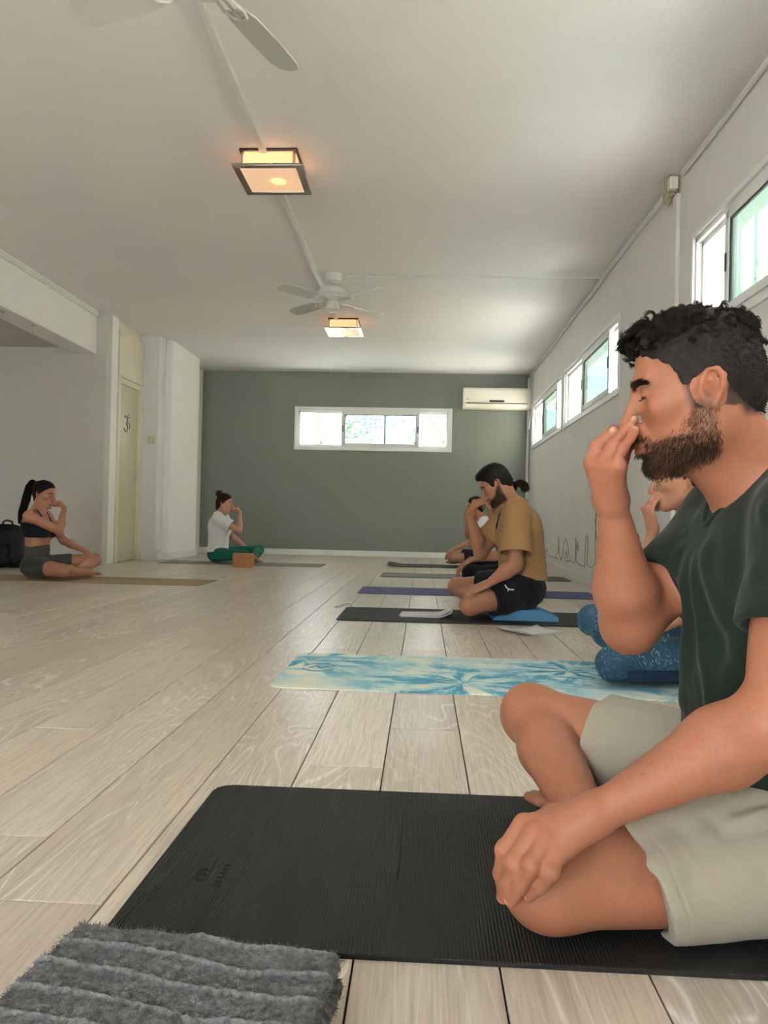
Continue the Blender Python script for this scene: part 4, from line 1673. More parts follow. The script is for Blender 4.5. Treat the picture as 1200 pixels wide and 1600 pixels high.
    ln = rng.uniform(.022, .038, nc) * np.where(cl[:, 0] > .05, .92, np.where(cl[:, 0] < -.02, .55, .78))
    rad, turns, ph = rng.uniform(.003, .0065, nc), rng.uniform(.7, 1.3, nc), rng.uniform(0, 6.28, nc)
    t = np.linspace(0, 1, s_)
    an = ph[:, None] + turns[:, None] * 6.283 * t[None]
    path = cp[:, None] + dirs[:, None] * (t[None] * ln[:, None])[..., None] + (ca[:, None] * (np.cos(an) - np.cos(ph)[:, None])[..., None] + cb[:, None] * (np.sin(an) - np.sin(ph)[:, None])[..., None]) * (rad[:, None] * (.3 + .7 * t[None]))[..., None]
    path -= cn[:, None] * (t[None, :, None] ** 2 * .010)
    off = rng.normal(0, 1, (nc, per, 3))
    off *= (.0030 / np.linalg.norm(off, axis=2, keepdims=True)) * rng.uniform(.2, 1, (nc, per, 1))
    P = path[:, None] + off[:, :, None] * (1.15 - .75 * t[None, None, :, None]) + rng.normal(0, .0006, (nc, per, 1, 3)) * (t * 3)[None, None, :, None]
    P = P.reshape(-1, s_, 3)
    V3, Q3 = strands(P, .00050, .00022)
    V2 = np.concatenate([hv, V1, V3])
    Q2 = np.concatenate([hq, Q1 + len(hv), Q3 + len(hv) + len(V1)])
    finish('hair', V2, Q2, M_HAIR, O, man)

    # fine hair on forearms and legs
    def near_seg(a, b, r):
        ba = b - a
        h = np.clip(((V - a) @ ba) / (ba @ ba), 0, 1)
        return (np.linalg.norm(V - a - h[:, None] * ba, axis=1) < r) * np.clip(h * 4, 0, 1) * np.clip((1.02 - h) * 5, 0, 1)
    n = 8500
    w1, w2 = near_seg(p.elR, p.wrR, .075) + near_seg(p.elL, p.wrL, .075), near_seg(p.kneeR, p.ankR, .09) + near_seg(p.kneeR, p.hipR, .09) * .5 + near_seg(p.kneeL, p.hipL, .10) * .4
    pr = w1 * .8 + w2
    idx = rng.choice(len(V), n, p=pr / pr.sum())
    ax = np.where((w1[idx] > 0)[:, None], np.array((-.3, .1, -.6)), np.array((.1, -.3, -.9)))
    dr = ax - Nn[idx] * (ax * Nn[idx]).sum(1, keepdims=True) + rng.normal(0, .25, (n, 3)) + Nn[idx] * .12
    dr /= np.linalg.norm(dr, axis=1, keepdims=True)
    t = np.linspace(0, 1, 4)[None, :, None]
    P = V[idx][:, None] + dr[:, None] * t * rng.uniform(.004, .009, n)[:, None, None] - Nn[idx][:, None] * t ** 2 * .0012
    VV, QQ = strands(P, .00008, .00004)
    VV[:, 2] = np.maximum(VV[:, 2], .0090)
    tag(finish('body_hair', VV, QQ, M_BEARD, O, man), kind='stuff')

    # ---- shirt
    S_ = Body()
    torso(S_, p, .013)
    S_.rc(p.W + np.array((-.01, 0, .05)), p.P + np.array((-.02, 0, .06)), .135, .150, .05)       # loose hanging body
    dR, dL = nrm(p.elR - p.shR), nrm(p.elL - p.shL)
    eR, eL = p.shR + (p.elR - p.shR) * .66, p.shL + (p.elL - p.shL) * .60
    rc_clip(S_, p.shR, eR + dR * .05, .066, .068, [(eR, dR)], .035)
    rc_clip(S_, p.shL, eL + dL * .05, .070, .074, [(eL, dL)], .035)
    S_.rc(eR - dR * .05, eR + dR * .04, .050, .062, .003, 1)
    S_.rc(eL - dL * .05, eL + dL * .04, .054, .068, .003, 1)
    # v-neck opening
    nk = p.N
    S_.ell(nk + np.array((.000, -.002, .052)), (.076, .072, .060), None, .004, 1)
    S_.rc(nk + np.array((-.062, .006, .040)), nk + np.array((-.128, .010, -.036)), .044, .006, .006, 1)
    S_.rc(nk + np.array((-.03, 0, .02)), H(0, 0, -.09), .062, .075, .004, 1)
    S_.cut((.5, 1.25, .190), (.12, 0, -1), .006)
    sv, sq = S_.mesh(.0030)
    sn = vnormals(sv, sq)
    vb = nk + np.array((-.115, .008, -.045))
    fl = []
    for a, b, wd, ht in (((-.01, -.01, 0), (.03, -.06, -.30), .016, .007), ((-.005, .012, 0), (.015, .03, -.30), .018, .007), ((-.015, -.03, .02), (.06, -.12, -.24), .015, .006),
                         ((-.0, .04, .0), (.005, .075, -.24), .014, .005)):
        fl.append((vb + np.array(a), vb + np.array(b), wd, ht))
    for k, (t0, a0, b0, w0, h0) in enumerate(((.02, (-.085, .0, .05), (.02, -.075, -.075), .013, .005), (.075, (-.075, -.02, .0), (.0, -.08, -.035), .010, .003), (.10, (-.07, -.01, .03), (.03, -.07, -.06), .015, .004))):
        q0 = p.shL + dL * t0
        fl.append((q0 + np.array(a0), q0 + np.array(b0), w0, h0))
    for t0, w0 in ((.05, .012), (.12, .010)):
        q0 = p.shR + dR * t0
        fl.append((q0 + np.array((-.02, -.06, .045)), q0 + np.array((.03, -.05, -.05)), w0, .004))
    fl.append((p.N + np.array((-.01, -.12, -.01)), p.C + np.array((-.10, -.15, .0)), .018, .005))       # from the collar to the armpit
    fl.append((p.C + np.array((-.085, -.165, .06)), p.C + np.array((-.10, -.05, -.16)), .016, .006))
    for k in range(5):                                       # folds at the waist
        z = .25 + .035 * k
        fl.append(((.46 + .01 * k, 1.12, z - .03), (.60, 1.10 - .005 * k, z + .02), .011, .005))
        fl.append(((.43, 1.16 + .03 * k, .20 + .02 * k), (.44, 1.20 + .03 * k, .34), .012, .004))
    sv = fold_disp(sv, sn, [(a, b, wd, ht * 1.2) for a, b, wd, ht in fl])
    sv = sv + sn * (.0022 * fbm(sv * np.array((16, 16, 7)), 2))[:, None]
    sh = finish('shirt', sv, sq, cloth_mat('dark_green_cotton', S(31, 41, 34), 700, .3, .14), O, man)
    # ribbed neckband along the opening
    hole = np.array([nk + np.array(a) for a in ((.068, .0, .085), (.052, -.040, .078), (.020, -.070, .058), (-.020, -.066, .036), (-.060, -.040, .005), (-.098, -.012, -.030), (-.118, .008, -.046),
                                                (-.098, .028, -.030), (-.060, .052, .005), (-.020, .070, .036), (.020, .072, .058), (.052, .042, .078))])
    ring, rn = snap(hole, sv, vnormals(sv, sq), .0)
    fine = np.array([ring[i] * (1 - t) + ring[(i + 1) % 12] * t for i in range(12) for t in (0, .25, .5, .75)])
    ring, rn = snap(fine, sv, vnormals(sv, sq), .0012)
    for _ in range(3):
        ring = (np.roll(ring, 1, 0) + 2 * ring + np.roll(ring, -1, 0)) / 4
    MB().tube([tuple(a - O) for a in ring], .0048, 8, closed=True).build('neckband', sh.data.materials[0], sh, smooth=60)
    # ---- shorts
    T_ = Body()
    M_SH = cloth_mat('beige_cotton', S(163, 155, 139), 800, .3, .05)
    T_.ell(p.P - p.f * .005, (.150, .185, .115), None, .05)
    for hip, kn, frac, g0, g1 in ((p.hipL, p.kneeL, .29, .108, .094), (p.hipR, p.kneeR, .30, .108, .088)):
        d = nrm(kn - hip)
        e = kn + (hip - kn) * frac
        rc_clip(T_, hip, e + d * .08, g0, g1, [(e, d - np.array((0, 0, .30 if frac < .3 else 0)))], .05)
    for hip, kn, frac, g1 in ((p.hipL, p.kneeL, .29, .086), (p.hipR, p.kneeR, .30, .079)):
        d = nrm(kn - hip)
        e = kn + (hip - kn) * frac
        T_.rc(e - d * .06, e + d * .05, g1 - .014, g1, .003, 1)
    T_.cut((0, 0, .0105), (0, 0, -1), .006)
    T_.cut((0, 0, .245), (0, 0, 1), .006)
    tv, tq = T_.mesh(.0032)
    tn_ = vnormals(tv, tq)
    fl = []
    dL_, dR_ = nrm(p.kneeL - p.hipL), nrm(p.kneeR - p.hipR)
    for hip, kn, frac, g1, d in ((p.hipL, p.kneeL, .29, .094, dL_), (p.hipR, p.kneeR, .30, .088, dR_)):
        e = kn + (hip - kn) * frac - d * .022                # stitched hem
        a1 = nrm(np.cross(d, (0, 0, 1)))
        a2 = np.cross(d, a1)
        nv = d - np.array((0, 0, .30 if frac < .3 else 0))
        ring = [q_ - d * ((q_ - e) @ nv) / (d @ nv) for q_ in [e + (a1 * math.cos(t) + a2 * math.sin(t)) * (g1 + .003) for t in np.linspace(0, 6.283, 25)]]
        for a, b in zip(ring, ring[1:]):
            fl.append((a, b, .0022, -.0016))
    for k in range(5):
        q0 = p.hipL + dL_ * (.06 + .05 * k) + np.array((0, -.03 - .01 * k, .07))
        fl.append((q0, q0 + np.array((-.07, -.045, -.045)), .012, .006))
    for k in range(6):
        q0 = p.hipR + dR_ * (.13 + .025 * k) + np.array((0, -.02, .085))
        fl.append((q0 + np.array((.01, -.025, -.005)), q0 + np.array((-.03 + .01 * (k % 3), -.085, -.095)), .008 + .002 * (k % 2), .005))
    for k in range(4):
        q0 = np.array((.52 + .02 * k, 1.10 + .01 * k, .20 - .015 * k))
        fl.append((q0, q0 + np.array((-.12, -.02, -.05 - .01 * k)), .010, .007))
    tv = fold_disp(tv, tn_, [(a, b, wd, ht * (1.6 if ht > 0 else 1)) for a, b, wd, ht in fl])
    tv = tv + tn_ * (.0018 * fbm(tv * 22, 2))[:, None]
    tv[:, 2] = np.maximum(tv[:, 2], .0095)
    finish('shorts', tv, tq, M_SH, O, man)


near_man()


# ================================================================ the other mats
def mat_plain(name, col, rough=.7):
    return plain(name, col, rough, .3, bump=(240, .25, .001), vary=.08)


def tie_dye():
    m = N('tie_dye_suede', .75, spec=.2)
    c = m.n('ShaderNodeTexCoord')
    fac = None
    for cx, cy, sc in ((.66, .16, 1.0), (1.08, .45, .8), (.05, .5, .9), (1.6, .2, 1.0)):
        mp = m.n('ShaderNodeMapping')
        mp.inputs['Location'].default_value = (-cx, -cy, 0)
        m.l(c.outputs['Object'], mp.inputs['Vector'])
        gr = m.n('ShaderNodeTexGradient', gradient_type='RADIAL')
        m.l(mp.outputs[0], gr.inputs['Vector'])
        ln = m.n('ShaderNodeVectorMath', operation='LENGTH')
        m.l(mp.outputs[0], ln.inputs[0])
        cb = m.n('ShaderNodeCombineXYZ')
        m.l(m.math('MULTIPLY', gr.outputs[1], 9.0), cb.inputs[0])
        m.l(m.math('MULTIPLY', ln.outputs['Value'], 3.2), cb.inputs[1])
        cb.inputs[2].default_value = cx * 7
        nz = m.noise(cb.outputs[0], 2.0, 5, .62, .3)
        fall = m.math('SUBTRACT', 1.0, m.math('MULTIPLY', ln.outputs['Value'], 1.9 / sc), True)
        v = m.math('MULTIPLY', m.ramp(nz, [(.40, 0), (.60, 1)]), m.math('POWER', fall, .6))
        fac = v if fac is None else m.math('MAXIMUM', fac, v)
    mp = m.n('ShaderNodeMapping')
    mp.inputs['Scale'].default_value = (1.2, 5.5, 1)
    m.l(c.outputs['Object'], mp.inputs['Vector'])
    cloud = m.ramp(m.noise(mp.outputs[0], 2.6, 6, .62, .8), [(.50, 0), (.68, .85)])
    fac = m.math('MAXIMUM', fac, cloud)
    m.color(m.ramp(fac, [(0, S(222, 222, 206)), (.35, S(172, 205, 210)), (.65, S(88, 158, 186)), (1, S(52, 124, 162))]))
    m.bump(m.noise(c.outputs['Object'], 300, 3), .12, .001)
    return m.m


td = yoga_mat('yoga_mat', -.508, 1.36, 2.575, 3.245, tie_dye(), 'pale blue and white tie-dyed mat under the blue leggings', .0045, .03, rz=-.004)
em = MB()
for a0, a1 in ((.3, 2.9), (3.5, 6.0)):
    em.tube([(.12 + .062 * math.cos(t), .36 + .075 * math.sin(t), .0048) for t in np.linspace(a0, a1, 12)], .0035, 4)
em.tube([(.085, .345, .0048), (.11, .375, .0048), (.13, .345, .0048), (.155, .375, .0048)], .004, 4)
em.build('printed_emblem', plain('grey_blue_print', S(110, 134, 146), .7), td)
b2 = yoga_mat('yoga_mat', -.478, 1.38, 4.32, 4.945, mat_plain('charcoal_foam', (.022, .022, .023, 1)), 'black mat under the man in the mustard shirt', .007, .02)
pm = yoga_mat('yoga_mat', -.492, 1.38, 5.90, 6.47, mat_plain('indigo_foam', S(66, 66, 112)), 'indigo blue mat behind the mustard shirt', .006, .01)
gm = yoga_mat('yoga_mat', -.415, 1.48, 7.62, 8.22, mat_plain('grey_foam', S(104, 107, 103)), 'mid grey mat with round corners, between the indigo mat and the farthest dark mat', .007, .06)
dm = yoga_mat('yoga_mat', -.42, 1.36, 9.30, 9.90, mat_plain('dark_grey_foam', S(54, 57, 54)), 'dark grey mat with a curled end, nearest the green wall', .007, .05,
              curl=lambda x: .028 * math.exp(-(x / .10) ** 2))
tm = yoga_mat('yoga_mat', -3.80, -1.80, 6.14, 6.74, mat_plain('tan_foam', S(152, 128, 100)), 'tan brown mat under the woman with the long ponytail', .005, .01)
lm = yoga_mat('yoga_mat', -3.10, -1.18, 8.86, 9.44, mat_plain('pale_grey_foam', S(122, 121, 118)), 'grey mat under the woman in green leggings', .005, .01)


# ================================================================ the other six people
def swirl_leggings():
    m = N('blue_swirl_knit', .6, spec=.3)
    v = m.coord()
    f = m.noise(v, 9.0, 3, .55, 1.6)
    ln = m.math('FRACT', m.math('MULTIPLY', f, 9.0))
    line = m.ramp(ln, [(0, 0), (.44, 0), (.50, 1), (.56, 0), (1, 0)])
    gate = m.ramp(m.noise(v, 14, 2), [(.42, 0), (.60, 1)])
    base = m.mix(m.noise(v, 7, 4), S(24, 54, 76), S(44, 88, 114))
    m.color(m.mix(m.math('MULTIPLY', line, m.math('ADD', m.math('MULTIPLY', gate, .8), .12)), base, S(176, 208, 222)))
    m.bump(m.noise(v, 600, 2), .2, .001)
    return m.m


def default_hands(back_l=(.45, .25, .85), d_l=(.80, -.05, -.52), rflex=None, s=1.0):
    def fn(B, p, H):
        s_ = p.s * s
        R_ = lambda v: v[0] * p.f + v[1] * p.l + v[2] * p.up
        add_hand(B, p.wrL, R_(d_l), R_(back_l), [(18, 22, 14), (20, 24, 14), (22, 26, 14), (26, 28, 16)], 1, s_,
                 thumb=((.034, .022, -.010), (.056, .040, -.018), (.080, .044, -.030), (.100, .040, -.040)))
        nose = H(.108, .012, -.034)
        d = nrm(nose + p.f * .045 * s_ - p.wrR)
        fl = rflex or [(66, 84, 40), (62, 80, 40), (40, 30, 18), (36, 30, 18)]
        back = nrm(p.f + p.l * .25 - d * ((p.f + p.l * .25) @ d))
        add_hand(B, p.wrR, d, back, fl, -1, s_, thumb=((.032, .024, -.014), (.060, .028, -.028), (.086, .018, -.042), (.104, .006, -.050)))
    return fn


def tee(p, H, col_mat, O, parent, h, fracs=(.62, .62), g=.013, hem=.19, flare=.075, neck=(.062, .066), vneck=.0, folds=True, name='shirt'):
    S_ = Body()
    s = p.s
    torso(S_, p, g)
    S_.rc(p.C - p.up * .02, p.P + p.up * .05 * s + (p.W - p.P) * .3 * np.array((1, 1, 0)), (.118 if p.female else .135) * s, (.135 if p.female else .150) * s, .05)
    for sh, el, fr in ((p.shR, p.elR, fracs[0]), (p.shL, p.elL, fracs[1])):
        d = nrm(el - sh)
        e = sh + (el - sh) * fr
        rc_clip(S_, sh, e + d * .04, (.060 + g * .5) * s, flare * s, [(e, d)], .035)
        S_.rc(e - d * .05, e + d * .03, (flare - .020) * s, (flare - .005) * s, .003, 1)
    nk = p.N
    S_.ell(nk + p.up * .055 * s, (.074 * s, .070 * s, .062 * s), None, .004, 1)
    if vneck:
        S_.rc(nk + p.f * .062 * s + p.up * .03 * s, nk + p.f * (.11) * s - p.up * vneck, .050 * s, .008 * s, .005, 1)
    S_.rc(nk + p.up * .02 * s, H(0, 0, -.09), neck[0] * s, neck[1] * s, .004, 1)
    S_.cut(p.O + p.up * hem, -p.up + p.f * .1, .006)
    v, q = S_.mesh(h)
    n = vnormals(v, q)
    fl = []
    if folds:
        c = p.C + p.f * .10 * s
        for k in range(-2, 3):
            fl.append((c + p.l * (.035 * k) * s + p.up * .02, c + p.l * (.05 * k) * s - p.up * .24 * s, .016 * s, .008 * s))
        for q_ in (1, -1):
            c2 = p.C + p.l * .14 * q_ * s
            for k in range(4):
                fl.append((c2 + p.f * (.07 - .05 * k) * s + p.up * (.04 - .01 * k), c2 + p.f * (.05 - .055 * k) * s - p.up * (.22) * s, .014 * s, .008 * s))
            for k in range(3):
                z = (.18 + .04 * k) * s
                fl.append((p.O + p.f * .10 * s + p.l * .10 * q_ * s + p.up * (hem + .02 + .03 * k), p.O - p.f * .06 * s + p.l * .14 * q_ * s + p.up * (hem + .035 + .035 * k), .011 * s, .006 * s))
    v = fold_disp(v, n, fl)
    v = v + n * (.0025 * fbm(v * 14, 2))[:, None]
    return finish(name, v, q, col_mat, O, parent)


def bottoms(p, mat, O, parent, h, name, fr=None, g=.006, ank=False, waist=.25, loose=0.0, ends=.02):
    T_ = Body()
    s = p.s
    fem = p.female
    T_.ell(p.P - p.f * .010 * s, np.array((.120, .170, .108)) * s + g + loose * .6, None, .05)
    T_.ell(p.W, np.array((.102, .134 if not fem else .117, .140)) * s + g, None, .05)
    for hip, kn, an in ((p.hipL, p.kneeL, p.ankL), (p.hipR, p.kneeR, p.ankR)):
        d = nrm(kn - hip)
        t = p.leg
        if fr:
            e = kn + (hip - kn) * fr
            rc_clip(T_, hip, e + d * .05, .089 * s * t + g + loose, (.056 + .03 * fr) * s * t + g + .006 + loose, [(e, d)], .03, .006 * s)
            T_.rc(e - d * .04, e + d * .03, (.056 + .03 * fr) * s * t + loose * .4 - .004, (.056 + .03 * fr) * s * t + .004 + loose * .8, .003, 1)
        else:
            T_.rc(hip, kn, .088 * s * t + g, .056 * s * t + g, .03, bulge=.006 * s)
            T_.ell(kn, np.full(3, .058 * s * t + g), None, .03)
            calf = kn * .70 + an * .30
            T_.rc(kn, calf, .050 * s * t + g, .058 * s * t + g, .010)
            e = an + (calf - an) * ends * 5
            rc_clip(T_, calf, an, .058 * s * t + g, .031 * s + g, [(e, an - calf)], .012)
    T_.cut(p.O + p.up * (waist), p.up, .005)
    T_.cut(p.O + p.up * .002, -p.up, .005)
    v, q = T_.mesh(h)
    n = vnormals(v, q)
    if loose:
        v = v + n * (.004 * fbm(v * 20, 2))[:, None]
        on_foam(v)
        v[:, 2] = np.maximum(v[:, 2], p.O[2] - .001)
    else:
        v = v + n * (.0012 * fbm(v * 30, 2))[:, None]
    return finish(name, v, q, mat, O, parent)


def on_foam(V):
    """the seat pressed flat on the foam block"""
    inside = (V[:, 1] > 4.475) & (V[:, 1] < 4.785)
    top = np.interp(V[:, 0], (.412, .414, .475, .695, .795, .797), (0, .011, .071, .071, .031, 0))
    V[:, 2] = np.where(inside, np.maximum(V[:, 2], top), V[:, 2])


def sitter(O, f, l, s, female, base, h, label, head=(0, 0, 0), hs=1.0, hands=None, beardy=False, **over):
    p = pose(O, f, l, s, female=female, arm=.88 if female else 1.05, leg=.98 if female else 1.0, belly=.92 if female else 1.0, **over)
    H = head_frame(p.head, p.f, p.l, math.radians(head[0]), math.radians(head[1]), math.radians(head[2]), sc=hs)
    B = skin(p, H, not female, hands or default_hands())
    V, Q = B.mesh(h)
    V[:, 2] = np.maximum(V[:, 2], O[2] - .001)
    if beardy:
        on_foam(V)
    c, L, blend = skin_paint(V, H, base, lips=.6)
    rng = np.random.default_rng(int(1000 * abs(O[1])))
    if beardy:
        x, y, z = L[:, 0], np.abs(L[:, 1]), L[:, 2]
        top = np.interp(x, (-.01, .015, .045, .075, .09, .2), (.012, -.012, -.048, -.055, -.046, -.046))
        d = np.clip((top - z) / .016, 0, 1) * np.clip((z + .122) / .014, 0, 1) * np.clip((x + .012) / .014, 0, 1) * (x < .108)
        d = d * ~((x > .084) & (y < .026) & (np.abs(z + .0675) < .0085))
        blend(d * .82, (.022, .015, .012))
    o = finish('person', V, Q, M_SKIN, O, None, c)
    tag(o, label, 'person')
    Nn = vnormals(V, Q)
    brows(H, M_HAIRB, O, o, 160, rng, V, Nn, .0006, .009, .8 if female else 1.2)
    lashes(H, M_HAIRB, O, o, V, Nn, 16, .008, .0007)
    if beardy:
        pr = d * (L[:, 0] > -.01)
        idx = rng.choice(len(V), 2500, p=pr / pr.sum())
        g = H.R @ np.array((.4, 0, -.9))
        dr = Nn[idx] * .6 + g[None] * .7 + rng.normal(0, .25, (len(idx), 3))
        dr /= np.linalg.norm(dr, axis=1, keepdims=True)
        P = V[idx][:, None] + dr[:, None] * np.linspace(0, 1, 3)[None, :, None] * .006
        VV, QQ = strands(P, .0005, .0003)
        finish('beard', VV, QQ, M_HAIRB, O, o)
    return p, H, o, rng


def lock_strands(roots, ends, sag, n, rng, wob=.006, steps=10, r=.0011):
    """long strands from roots region to ends region: (centre, spread) pairs along a path of control points"""
    t = np.linspace(0, 1, steps)
    C = [np.asarray(c) for c, _ in roots]
    sp = [q for _, q in roots]
    k = np.linspace(0, 1, len(C))
    base = np.stack([np.interp(t, k, [c[i] for c in C]) for i in range(3)], 1)
    spr = np.interp(t, k, sp)
    off = rng.normal(0, 1, (n, 3))
    off /= np.linalg.norm(off, axis=1, keepdims=True) / rng.uniform(.2, 1, (n, 1)) ** .5
    P = base[None] + off[:, None] * spr[None, :, None]
    ph = rng.uniform(0, 6.28, (n, 1))
    P = P + np.stack([np.sin(ph + t[None] * 7), np.cos(ph * 1.7 + t[None] * 6), np.zeros((n, steps))], 2) * wob * t[None, :, None]
    return strands(P, r, r * .5)


def put_hair(H, line, O, parent, mat, h, grow, blobs, noise=.003, extra=(), name='hair'):
    v, q = hair_cap(H, line, grow, blobs, noise).mesh(h, smooth=1)
    for ev, eq in extra:
        q = np.concatenate([q, eq + len(v)])
        v = np.concatenate([v, ev])
    return finish(name, v, q, mat, O, parent)


M_BLACKC = cloth_mat('black_jersey', (.010, .010, .012, 1), 500, .25, .15)
TAN_SKIN, FAIR_SKIN = (.36, .165, .100), (.47, .245, .165)

# ---- man in the mustard shirt
p, H, o, rng = sitter((.60, 4.64, .012), (-1, 0, 0), (0, -1, 0), .965, False, (.33, .155, .090), .0042,
                      'man in mustard shirt and black shorts sitting on a blue foam block', hands=default_hands((.40, .45, .80), (.86, -.05, -.36)), head=(-8, 31, 0), hs=.99, lift=.066, beardy=True,
                      kneeL=(.335, .27, .090), kneeR=(.385, -.28, .150), ankL=(.26, -.08, .05), ankR=(.20, .05, .07), toeL=(.30, -.24, .03), w_head=(.443, 4.635, .800),
                      elL=(.075, .275, .270), wrL=(.232, .262, .152), elR=(.245, -.16, .315), wrR=(.325, -.06, .560), N=(.055, 0, .605), C=(.02, 0, .43), W=(-.005, 0, .27))
st = tee(p, H, cloth_mat('mustard_cotton', S(148, 114, 74), 500, .3, .10), p.O, o, .0045, (.72, .80), .018, .235, .100, vneck=.14)
sh = bottoms(p, M_BLACKC, p.O, o, .0045, 'shorts', .36, .008, waist=.31, loose=.014)
mk = MB()
q0 = p.hipL * .62 + p.kneeL * .38 + np.array((.03, -.096, .052)) - p.O
mk.tube([q0 + np.array(a) for a in ((-.034, 0, .020), (-.024, -.001, .004), (-.010, -.002, -.004), (.016, -.004, -.006))], .0035, 5)
mk.tube([q0 + np.array(a) for a in ((-.012, -.002, -.004), (-.020, -.003, -.014))], .003, 5)
mk.build('leaping_emblem', plain('white_print', (.75, .75, .75, 1), .6), sh)
put_hair(H, SHORT, p.O, o, M_HAIRB, .004, .009, [((.030, 0, .100), (.058, .052, .026)), ((.074, 0, .092), (.024, .044, .018))], .0022)
me = st.data
sv = np.empty(len(me.vertices) * 3, np.float32)
sn = np.empty(len(me.vertices) * 3, np.float32)
me.vertices.foreach_get('co', sv)
me.vertices.foreach_get('normal', sn)
sv, sn = sv.reshape(-1, 3).astype(float), sn.reshape(-1, 3).astype(float)
nk = p.N - p.O
raw = np.array([nk + np.array(a) for a in ((.060, .0, .070), (.045, -.045, .060), (.010, -.075, .040), (-.040, -.070, .012), (-.085, -.045, -.045), (-.110, -.015, -.105), (-.112, .0, -.120), (-.110, .015, -.105), (-.085, .045, -.045), (-.04, .07, .012), (.01, .075, .04), (.045, .045, .06))])
ring, _ = snap(raw, sv, sn, .0015)
cr = MB()
cr.tube([tuple(a) for a in ring], .0034, 6, closed=True)
cr.build('neck_cord', M_BLACKC, o, smooth=60)

# ---- woman in blue leggings on the tie-dyed mat
p, H, o, rng = sitter((1.085, 2.93, .008), (-1, 0, 0), (0, -1, 0), .95, True, (.45, .225, .140), .0034,
                      'woman in swirled blue leggings half hidden behind the man in dark green', head=(-6, 12, 4), hs=.97,
                      kneeL=(.425, .20, .085), kneeR=(.40, -.27, .185), C=(.015, 0, .43), N=(.01, 0, .61), W=(.01, 0, .27), shL=(.02, .165, .575), shR=(.02, -.165, .575),
                      elR=(.215, -.13, .38), wrR=(.222, -.035, .585), w_head=U(1062, 748, 2.93), elL=(.13, .25, .33), wrL=(.34, .22, .19))
tee(p, H, cloth_mat('charcoal_jersey', (.03, .032, .036, 1), 500, .25), p.O, o, .006, (.30, .30), .006, .22, .062, folds=False, name='top')
lg = bottoms(p, swirl_leggings(), p.O, o, .004, 'leggings', None, .005, True, .27)
# plain panel along the lower thigh
B = Body()
d = nrm(p.kneeL - p.hipL)
B.rc(p.hipL + d * .10, p.kneeL - d * .015, .089, .066, .01)
B.field(lambda P: (np.abs((P[..., 2] - .052) + .10 * (P[..., 0] - .85) * 0) - .026).astype(np.float32), .002)
B.field(lambda P: (P[..., 1] - 2.86).astype(np.float32), .002)
v, q = B.mesh(.004)
finish('side_panel', v, q, cloth_mat('navy_knit', S(26, 46, 74), 500, .2), p.O, lg)
tail = lock_strands([(H(-.10, 0, .06), .012), (H(-.14, 0, .04), .025), (H(-.15, 0, -.06), .028), (H(-.13, 0, -.16), .012)], None, 0, 260, rng)
put_hair(H, LONGF, p.O, o, hair_mat('brown_hair', (.022, .014, .010, 1), (.05, .032, .022, 1)), .004, .008, [((-.09, 0, .06), (.03, .03, .03))], .002, [tail])

# ---- person on the indigo mat behind the mustard shirt
p, H, o, rng = sitter((.79, 6.20, .010), (-1, 0, 0), (0, -1, 0), .94, True, (.36, .17, .105), .005,
                      'person in black with a frizzy brown ponytail behind the man in mustard', head=(-4, 10, 0), lift=.05,
                      kneeL=(.44, .18, .165), kneeR=(.42, -.26, .20), elL=(.17, .25, .28), wrL=(.43, .185, .235), elR=(.24, -.14, .36), wrR=(.25, -.03, .585), N=(.03, 0, .61), C=(.02, 0, .43))
tee(p, H, M_BLACKC, p.O, o, .007, (.20, .20), .006, .24, .060, folds=False, name='top')
bottoms(p, M_BLACKC, p.O, o, .006, 'leggings', None, .006, True, .30, ends=.12)
tail = lock_strands([(H(-.09, 0, .06), .012), (H(-.13, 0, .075), .030), (H(-.165, 0, .05), .036), (H(-.17, 0, .01), .028)], None, 0, 420, rng, .012)
v, q = tail
M_FRIZZ = hair_mat('brown_frizzy_hair', (.040, .022, .012, 1), (.10, .060, .032, 1))
hr = put_hair(H, LONGF, p.O, o, M_HAIRB, .005, .008, [((-.09, 0, .06), (.03, .03, .03))], .003)
finish('ponytail', v, q, M_FRIZZ, p.O, hr)

# ---- person in a white top on the farthest mat
p, H, o, rng = sitter((.80, 9.60, .010), (-1, 0, 0), (0, -1, 0), .94, True, (.36, .17, .105), .0055,
                      'dark-haired person in white top on the mat nearest the green wall', head=(-4, 8, 0),
                      kneeL=(.46, .20, .12), kneeR=(.44, -.26, .15), ankL=(.40, -.12, .06), toeL=(.52, -.16, .04), elL=(.19, .25, .34), wrL=(.43, .20, .235),
                      N=(.05, 0, .61), elR=(.24, -.14, .40), wrR=(.27, -.03, .62))
tee(p, H, cloth_mat('white_cotton', (.66, .66, .67, 1), 500, .25, .05), p.O, o, .007, (.35, .35), .012, .2, .068, vneck=.06, folds=False)
bottoms(p, M_BLACKC, p.O, o, .006, 'shorts', .30, .007, waist=.26)
put_hair(H, LONGF, p.O, o, M_HAIRB, .005, .011, [((-.08, 0, .02), (.04, .05, .05)), ((.02, 0, .10), (.05, .05, .03))], .004)

